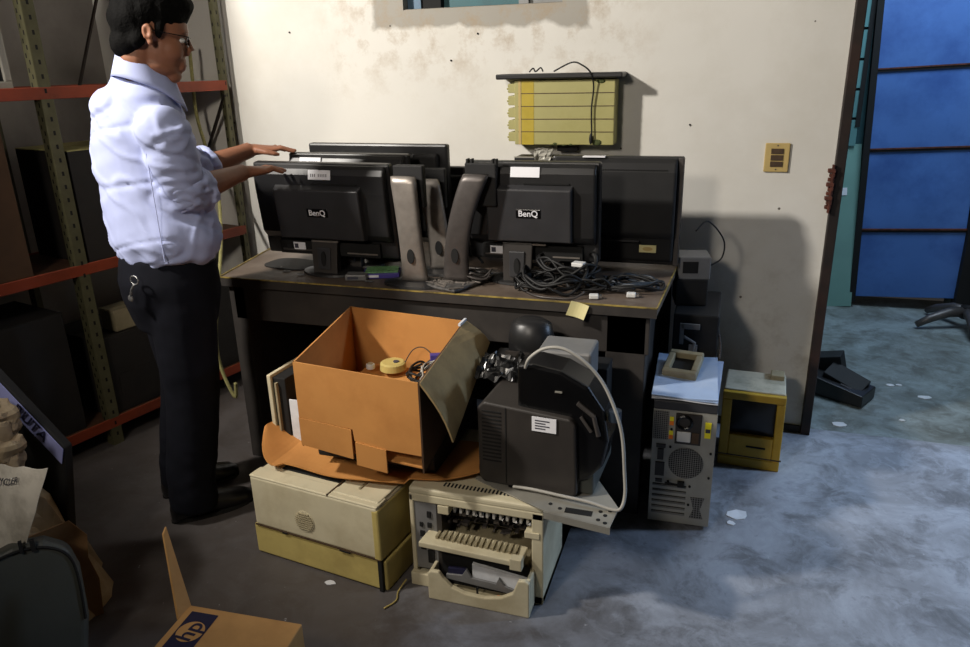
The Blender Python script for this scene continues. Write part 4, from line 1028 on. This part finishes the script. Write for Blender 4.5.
t=thing('dark_carton','dark box with a lilac lettered strip leaning behind the rubbish heap','box',(-1.93,1.42,0),radians(0))
MB().hexa([(-.30,-.02,0),(.09,-.02,0),(.09,.01,0),(-.30,.01,0),(-.02,-.02,.725),(.195,-.02,.50),(.195,.01,.50),(-.02,.01,.725)]).build('carton_body','slot_dark',t,bevel=.006)
ls=MB().add([(.0,-.026,.635),(.178,-.026,.45),(.194,-.024,.498),(.0,-.024,.70)],[(0,1,2,3)]).build('lettered_strip','label_lilac',t,solid=.002)
text('RUTA','strip_letters','ink_blue',ls,.05,(.098,-.0282,.570),(radians(90),radians(46),0),.0004)

# ------------------------------------------------------------------ far room debris and scraps
t=thing('broken_case','broken black plastic casing on the floor just past the doorway','casing',(.55,3.55,0),radians(-28))
MB().hexa([(-.16,-.09,.0),(.17,-.11,.0),(.17,.05,.0),(-.16,.05,.0),(-.16,-.09,.10),(.17,-.11,.055),(.17,.05,.055),(-.16,.05,.10)]).build('lower_shell','black_plastic',t,bevel=.004)
MB().box(-.06,.12,-.03,.07,.0,.11).build('upper_part','black_matte',t,bevel=.003,rot=(radians(20),radians(18),0))
MB().box(.04,.09,-.08,-.02,.075,.085).build('metal_tab','dark_silver',t,rot=(0,radians(12),0))
MB().box(-.10,.05,.02,.12,.05,.16).build('side_flange','black_matte',t,bevel=.003,rot=(0,radians(-14),.2))
t=thing('chair_base','dark grey star-shaped chair base on the far room floor','chair base',(1.36,4.66,0))
for k in range(5):
    a_=radians(195+72*k)
    MB().tube([(0,0,.10),(cos(a_)*.10,sin(a_)*.10,.095),(cos(a_)*.2,sin(a_)*.2,.06),(cos(a_)*.27,sin(a_)*.27,.022)],[.032,.028,.024,.018],10).build('spoke','dark_silver',t,smooth=True)
MB().cyl((0,0,.06),.035,.07,'z',18).build('hub','black_plastic',t)
sc=[(.542,3.187,.05,'white paper scrap on the threshold near the door frame'),(.82,3.69,.03,'small white scrap on the far room floor, left of a pair'),(.86,3.70,.022,'small white scrap on the far room floor, right of a pair'),(.945,3.578,.045,'pale torn scrap right of the broken black casing'),(.125,2.359,.035,'pale scrap on the floor right of the computer tower'),(-1.072,1.64,.016,'tiny white scrap before the closed beige printer'),(.10,2.30,.015,'tiny pale scrap close beside the computer tower'),(.80,3.30,.02,'small pale scrap past the threshold')]
for k,(x,y,s_,lb) in enumerate(sc):
    zf = -.004 if y > 3.11 else 0
    if y > 3.11: s_ *= .62
    n=7; pts=[(x+s_*(.7+.5*random.random())*cos(2*pi*i/n)*1.1,y+s_*(.5+.5*random.random())*sin(2*pi*i/n)) for i in range(n)]
    o=MB().prism(pts,zf+.0005,zf+.003,'xy').build('paper_scrap','paper'); tag(o,lb,'scrap','scraps on the floor')
st_m=pm('damp_patch',(.30,.33,.33),.4,var=.2,scale=10)

# ------------------------------------------------------------------ the standing man
def fuse(mb, name, mat, parent, voxel, smooth_it=4, wrinkle=None, factor=.5, shade=True, dec=None):
    """voxel-fuse overlapping closed shapes to ONE continuous surface, relax it, optionally wrinkle it"""
    me = mb.mesh(name+'_src'); o = bpy.data.objects.new(name+'_src', me); COL.objects.link(o)
    q = o.modifiers.new('r', 'REMESH'); q.mode = 'VOXEL'; q.voxel_size = voxel
    if smooth_it:
        q = o.modifiers.new('s', 'SMOOTH'); q.iterations = smooth_it; q.factor = factor
    if dec:
        q = o.modifiers.new('d', 'DECIMATE'); q.ratio = dec
    dg = bpy.context.evaluated_depsgraph_get()
    m2 = bpy.data.meshes.new_from_object(o.evaluated_get(dg)); bpy.data.objects.remove(o)
    m2.name = name
    if wrinkle:
        ns = [v.normal.copy() for v in m2.vertices]
        for v, n_ in zip(m2.vertices, ns): v.co += n_*wrinkle(v.co)
    m2.materials.clear(); m2.materials.append(M[mat])
    for p in m2.polygons: p.use_smooth = shade
    r_ = bpy.data.objects.new(name, m2); COL.objects.link(r_)
    if parent: r_.parent = parent
    return r_

hA = radians(40)                       # heading of the head
HC = V((-1.648,1.92,1.605))
HM = Matrix.Translation(HC)@Matrix.Rotation(hA,4,'Z')@Matrix.Rotation(radians(13),4,'Y')
def hp(x,y,z): return HM@V((x,y,z))
Rsh=V((-1.575,1.815,1.355)); Rel=V((-1.578,1.865,1.150)); Rwr=V((-1.572,2.160,1.175))
Lsh=V((-1.80,1.98,1.335)); Lel=V((-1.80,2.19,1.165)); Lwr=V((-1.715,2.42,1.220))
tor=V((sin(radians(62)),-cos(radians(62)),0)); fwd=V((cos(radians(62)),sin(radians(62)),0))
def tring(c,a,b,pw=1.): return (V(c),a,b,tor,fwd,pw)

body=MB()
# torso and neck
body.loft([tring((-1.73,1.92,.90),.13,.10),tring((-1.735,1.92,1.0),.13,.11),tring((-1.745,1.92,1.15),.12,.105),tring((-1.745,1.915,1.30),.11,.095),tring((-1.72,1.915,1.37),.10,.07),tring((-1.70,1.915,1.42),.06,.055)])
nk=hp(-.035,0,-.07)
body.tube([V((-1.705,1.905,1.38)),V((-1.69,1.908,1.46)),nk,hp(-.03,0,-.02)],[.065,.058,.054,.055],20)
# head
def he(c,r_): body.ell((0,0,0),r_,24,14,HM@Matrix.Translation(c))
he((-.012,0,.035),(.097,.076,.088)); he((.028,0,-.03),(.066,.060,.085)); he((.04,0,.03),(.055,.062,.06))
he((.022,0,-.082),(.062,.054,.032)); he((.062,0,-.102),(.028,.028,.022)); he((.05,.035,-.03),(.038,.026,.035)); he((.05,-.035,-.03),(.038,.026,.035))
he((.080,0,.028),(.018,.046,.012)); he((.088,0,-.066),(.013,.024,.008)); he((.086,0,-.077),(.013,.022,.009)); he((.078,0,-.055),(.02,.03,.02))
body.tube([hp(.088,0,.018),hp(.097,0,-.005),hp(.106,0,-.024)],[.010,.012,.015],12)
he((.096,.012,-.03),(.012,.010,.009)); he((.096,-.012,-.03),(.012,.010,.009))
for s in (-1,1):
    Em=HM@Matrix.Translation((-.008,s*.079,-.002))@Matrix.Rotation(s*radians(18),4,'Z')@Matrix.Rotation(radians(-10),4,'Y')
    body.tube([Em@V((.010*cos(t_)-.002,s*.004,.018*sin(t_)+.006)) for t_ in [radians(a_) for a_ in range(-60,241,25)]],.0055,8); body.ell((0,-s*.003,0),(.013,.004,.025),16,10,Em); body.ell((.002,0,-.021),(.009,.006,.010),12,8,Em)
# arms
def limb(a,b,c,ra,re,rw):
    body.tube([a, a.lerp(b,.4), b.lerp(a,.12), b, b.lerp(c,.15), b.lerp(c,.45), b.lerp(c,.85), c],[ra,ra*.93,re*1.02,re,re*1.05,re*.98,rw*1.05,rw],18)
limb(Rsh-V((0,0,.03)),Rel,Rwr,.042,.041,.029); limb(Lsh-V((0,0,.03)),Lel,Lwr,.042,.041,.029)
body.ell(Rsh-V((0,0,.03)),(.046,.046,.046)); body.ell(Lsh-V((0,0,.03)),(.046,.046,.046))
# hands: palm, four unequal bent fingers and a thumb leaving the side of the palm
def hand(wr, d, side, roll, reach=1.):
    """d: direction of the fingers; side: +1 thumb on the left of d, -1 on the right"""
    d=V(d).normalized(); lat=V((-d.y,d.x,0)).normalized()*side; up=lat.cross(d)*side; up.normalize()
    if up.z<0: up=-up
    lat=(lat+up*roll).normalized()
    palm=[wr-d*.02, wr+d*.02, wr+d*.055, wr+d*.088]
    body.loft([(palm[0],.027,.023,lat,up),(palm[1],.031,.021,lat,up),(palm[2],.040,.016,lat,up),(palm[3],.041,.013,lat,up),(palm[3]+d*.008,.036,.009,lat,up)],22)
    # index .. little
    for k,(off,ln,sp,bend) in enumerate([(.030,.074,.10,.010),(.0105,.082,.03,.008),(-.0095,.076,-.05,.010),(-.0285,.060,-.14,.012)]):
        b0=wr+d*(.078-(.008 if k==3 else 0))+lat*off; dd=(d+lat*sp).normalized()
        p1=b0+dd*ln*.45+up*.006; p2=b0+dd*ln*.78-up*bend*.3; p3=b0+dd*ln*1.08-up*bend*.9
        body.tube([b0-dd*.012,b0,p1,p2,p3,p3+(p3-p2)*.12],[.0085,.0095,.0088,.0078,.0066,.003],10)
    t0=wr+d*.025+lat*.026; t1=wr+d*.055+lat*.050-up*.006; t2=wr+d*.082+lat*.056-up*.012; t3=wr+d*.100+lat*.054-up*.016
    body.tube([t0-d*.01,t0,t1,t2,t3],[.012,.014,.0105,.0092,.006],10)
hand(Rwr,(.42,.905,-.02),1,.0); hand(Lwr,(.76,.63,-.03),-1,.0)
# legs
Ran=V((-1.715,1.835,.09)); Lan=V((-1.865,1.965,.09)); Rkn=V((-1.675,1.875,.50)); Lkn=V((-1.80,2.0,.50))
Rhp=V((-1.665,1.875,.88)); Lhp=V((-1.795,1.965,.88))
for h_,k_,a_ in ((Rhp,Rkn,Ran),(Lhp,Lkn,Lan)):
    body.tube([h_+V((0,0,.04)),h_,h_.lerp(k_,.5),k_,k_.lerp(a_,.35),a_,a_-V((0,0,.03))],[.075,.078,.068,.05,.05,.034,.034],18)
Rft=V((cos(radians(50)),sin(radians(50)),0)); Lft=V((cos(radians(56)),sin(radians(56)),0))
for a_,d_ in ((Ran,Rft),(Lan,Lft)):
    body.tube([a_-d_*.04-V((0,0,.04)),a_+d_*.03-V((0,0,.045)),a_+d_*.13-V((0,0,.06))],[.028,.032,.024],14)
man=fuse(body,'person','skin',None,.0042,3,dec=.5)
tag(man,'man in pale blue shirt and dark trousers standing with both hands on the monitors','person')

# shirt: torso, sleeves down to the rolled cuffs at the elbows
sh=MB()
sh.loft([tring((-1.725,1.92,.925),.158,.128),tring((-1.72,1.925,.95),.185,.150),tring((-1.722,1.925,1.0),.198,.165),tring((-1.732,1.922,1.10),.182,.160),
   tring((-1.750,1.925,1.22),.168,.155),tring((-1.747,1.92,1.31),.168,.145),tring((-1.738,1.912,1.390),.155,.120),tring((-1.718,1.900,1.440),.120,.092),tring((-1.706,1.900,1.485),.072,.064)],36)
sh.ell((-1.748,1.885,1.39),(.105,.10,.095)); sh.ell((-1.735,1.885,1.45),(.062,.066,.055))
sh.ell(Rsh+V((-.01,0,-.01)),(.072,.072,.072)); sh.ell(Lsh+V((.01,0,-.01)),(.062,.062,.062))
for a,b,c in ((Rsh,Rel,Rwr),(Lsh,Lel,Lwr)):
    f0=b.lerp(c,.22)
    sh.tube([a+V((0,0,.0)),a.lerp(b,.35),a.lerp(b,.7),b,b.lerp(c,.12)],[.074,.072,.070,.068,.064],20)
def wr_shirt(p):
    q=V((p.x*9+p.z*3,p.y*9,p.z*4.5)); a=noise.noise(q); b=noise.noise(V((p.x*5-p.z*13,p.y*5+p.z*9,p.z*5)))
    c=1-abs(noise.noise(V((p.x*10+p.z*9,p.y*10-p.z*9,p.z*5+4))))*2
    lo=max(0,min(1,(1.2-p.z)/.25))
    d=1-abs(noise.noise(V((p.x*4-p.z*5+3,p.y*4+p.z*9,p.z*7+9))))*2
    return .004*a+.005*b+.007*max(0,c-.6)*1.6-.008*max(0,d-.72)*2.4+lo*.010*noise.noise(V((p.x*20,p.y*20,p.z*5)))
shirt=fuse(sh,'shirt','shirt',man,.0075,5,wr_shirt)
for a,b,c,nm in ((Rsh,Rel,Rwr,'r'),(Lsh,Lel,Lwr,'l')):
    cf=MB(); d_=(c-b).normalized(); st=b-(b-a).normalized()*.045; 
    for k in range(3):
        p0=st.lerp(b+d_*.055,k/2.); cf.tube([p0,p0+(d_*.024 if k>0 else (b-a).normalized()*.02+d_*.012)],[.073+.002*k,.070+.002*k],22)
    cf.tube([st,b,b+d_*.05],[.066,.068,.066],22)
    fuse(cf,'rolled_cuff','shirt',man,.006,3,lambda p: .009*noise.noise(V((p.x*28+p.z*30,p.y*28,p.z*45))))
# collar: stand band plus folded points
col=MB(); seg=28
cc=V((-1.692,1.910,1.492)); 
def colr(u_,v_):
    a=radians(62)+radians(20)+u_*radians(320)                 # opening at the throat
    ca,sa=cos(a),sin(a); front=max(0,cos(a-radians(62)))
    rr_=.066+.024*v_; z=.046*(1-v_)-.020*v_-.030*front*v_ -.042*cos(a-radians(62))-.006
    return (cc.x+rr_*ca+.012*front, cc.y+rr_*sa+.012*front, cc.z+z-.012)
col.grid(colr,36,5).build('collar','shirt',man,solid=.004,smooth=True)
sm=MB()
pts=[]
for k in range(9):
    z=.96+k*.045; bx_=V((-1.728,1.918,z)); 
    pts.append(bx_+tor*.178-fwd*.075)
sm.tube(smoothpath(pts,3),.0016,5).build('side_seam','shirt',man)

# hair
hr=MB()
def hh(c,r_): hr.ell((0,0,0),r_,24,14,HM@Matrix.Translation(c))
hh((-.008,0,.070),(.104,.084,.074)); hh((-.045,0,.035),(.078,.084,.085)); hh((-.06,0,-.028),(.052,.066,.060)); hh((.052,0,.098),(.054,.066,.038)); hh((-.03,0,.10),(.08,.07,.05)); hh((-.02,.03,.11),(.06,.045,.045)); hh((.01,-.03,.11),(.06,.045,.042))
for s in (-1,1): hh((.018,s*.070,.022),(.014,.010,.034))
for s in (-1,1): hh((-.035,s*.066,-.015),(.022,.014,.03))
hair=fuse(hr,'hair','hair',man,.006,3,lambda p: .005*noise.noise(V((p.x*30,p.y*30,p.z*18)))+.002*noise.noise(V((p.x*120,p.y*120,p.z*50))))
# glasses, eyes
gl_=MB()
for s in (-1,1):
    gl_.tube([hp(.098,s*.012,.016),hp(.096,s*.052,.016),hp(.094,s*.054,-.008),hp(.098,s*.034,-.014),hp(.101,s*.014,-.008),hp(.098,s*.012,.016)],.0016,6)
    gl_.tube([hp(.094,s*.055,.014),hp(.05,s*.076,.012),hp(-.005,s*.083,.010)],.0016,6)
gl_.tube([hp(.099,.013,.012),hp(.104,0,.014),hp(.099,-.013,.012)],.0014,6)
gl_.build('glasses','gloss_black',man)
for s in (-1,1):
    MB().ell((0,0,0),(.010,.012,.008),12,8,HM@Matrix.Translation((.080,s*.031,.002))).build('eye','white_plastic',man,smooth=True)
    MB().ell((0,0,0),(.004,.005,.005),10,6,HM@Matrix.Translation((.0885,s*.031,.001))).build('iris','slot_dark',man.children[-1] if False else man)
# trousers
tr=MB()
tr.loft([tring((-1.73,1.92,.70),.135,.125),tring((-1.735,1.918,.80),.175,.150),tring((-1.735,1.915,.87),.182,.155),tring((-1.728,1.918,.955),.168,.140)],32)
for h_,k_,a_,d_ in ((Rhp,Rkn,Ran,Rft),(Lhp,Lkn,Lan,Lft)):
    tr.tube([h_+V((0,0,.0)),h_.lerp(k_,.35),h_.lerp(k_,.75),k_,k_.lerp(a_,.4),a_+V((0,0,.06)),a_+V((0,0,-.045))],[.105,.105,.095,.090,.086,.080,.080],20)
fuse(tr,'trousers','navy',man,.009,5,lambda p: .007*noise.noise(V((p.x*9,p.y*9,p.z*6)))+.004*noise.noise(V((p.x*20,p.y*20,p.z*25)))*(1 if p.z<.3 else .4))
bl=MB(); bl.loft([tring((-1.727,1.919,.920),.170,.143),tring((-1.726,1.92,.952),.166,.138)],40)
bl.build('belt','shoe',man)
for a_,d_ in ((Ran,Rft),(Lan,Lft)):
    s_=MB(); g=V((a_.x,a_.y,0)); sd=V((-d_.y,d_.x,0)); 
    def sr(t,w_,h_): return (g+d_*t+V((0,0,h_/2+.004)),w_,h_/2,sd,V((0,0,1)),.8)
    s_.loft([sr(-.085,.018,.05),sr(-.075,.034,.085),sr(-.03,.037,.10),sr(.02,.039,.10),sr(.07,.044,.075),(g+d_*.13+V((0,0,.034)),.048,.030,sd,V((0,0,1)),.8),(g+d_*.175+V((0,0,.028)),.040,.024,sd,V((0,0,1)),.8),(g+d_*.20+V((0,0,.022)),.016,.014,sd,V((0,0,1)))],20)
    so=fuse(s_,'shoe','shoe',man,.006,2)
    q=MB(); n=20; poly=[]
    for k in range(n):
        a=2*pi*k/n; L=.145 if cos(a)>0 else .145; p=g+d_*(.058+L*cos(a))+sd*(.043+.008*cos(a))*sin(a); poly.append((p.x,p.y))
    q.prism(poly,.0,.014,'xy').build('sole','slot_dark',so)
# keys on the belt
kc=V((-1.70,1.745,.905)); q=MB()
q.tube([kc+V((.014*cos(a*pi/6),-.012,.014*sin(a*pi/6))) for a in range(13)],.0025,6)
q.tube([kc+V((-.004,-.012,-.014)),kc+V((-.015,-.014,-.03)),kc+V((-.025,-.012,-.052))],.004,6); q.ell(kc+V((-.028,-.012,-.06)),(.010,.004,.011),10,6)
q.build('keys','chrome',man)

# ------------------------------------------------------------------ lights and world
def look(o, target):
    o.rotation_euler = (V(target)-o.location).to_track_quat('-Z','Y').to_euler()
def area(name, loc, tgt, size, power, col, sy=None, spread=None):
    l=bpy.data.lights.new(name,'AREA'); l.energy=power; l.color=col; l.size=size
    if sy: l.shape='RECTANGLE'; l.size_y=sy
    if spread: l.spread=spread
    o=bpy.data.objects.new(name,l); COL.objects.link(o); o.location=loc; look(o,tgt); return o
l=bpy.data.lights.new('key_lamp','SPOT'); l.energy=525; l.color=(1,.94,.86); l.spot_size=radians(83); l.spot_blend=.8; l.shadow_soft_size=.11
o=bpy.data.objects.new('key_lamp',l); COL.objects.link(o); o.location=(-2.78,.55,2.88); look(o,(-.95,3.0,1.45))
def spot(name,loc,tgt,power,col,size,blend,soft):
    l=bpy.data.lights.new(name,'SPOT'); l.energy=power; l.color=col; l.spot_size=radians(size); l.spot_blend=blend; l.shadow_soft_size=soft
    o=bpy.data.objects.new(name,l); COL.objects.link(o); o.location=loc; look(o,tgt); return o
spot('cool_side_lamp',(2.5,3.035,2.0),(.85,2.45,0),340,(.50,.69,1.0),80,1.,.2)
spot('front_lamp',(-1.15,-.5,2.3),(-1.0,3.0,1.05),105,(1,.90,.78),82,.8,.2)
area('far_room_fill',(1.1,4.0,2.6),(1.1,4.2,0),1.0,34,(.62,.80,1.0),1.0)  # added cool area fill for the far room; no skylight is built
wd=bpy.data.worlds.new('world'); scn.world=wd; wd.use_nodes=True
bg=wd.node_tree.nodes['Background']; bg.inputs[0].default_value=(.75,.7,.65,1); bg.inputs[1].default_value=.035
scn.view_settings.view_transform='Standard'; scn.view_settings.look='None'; scn.view_settings.exposure=0
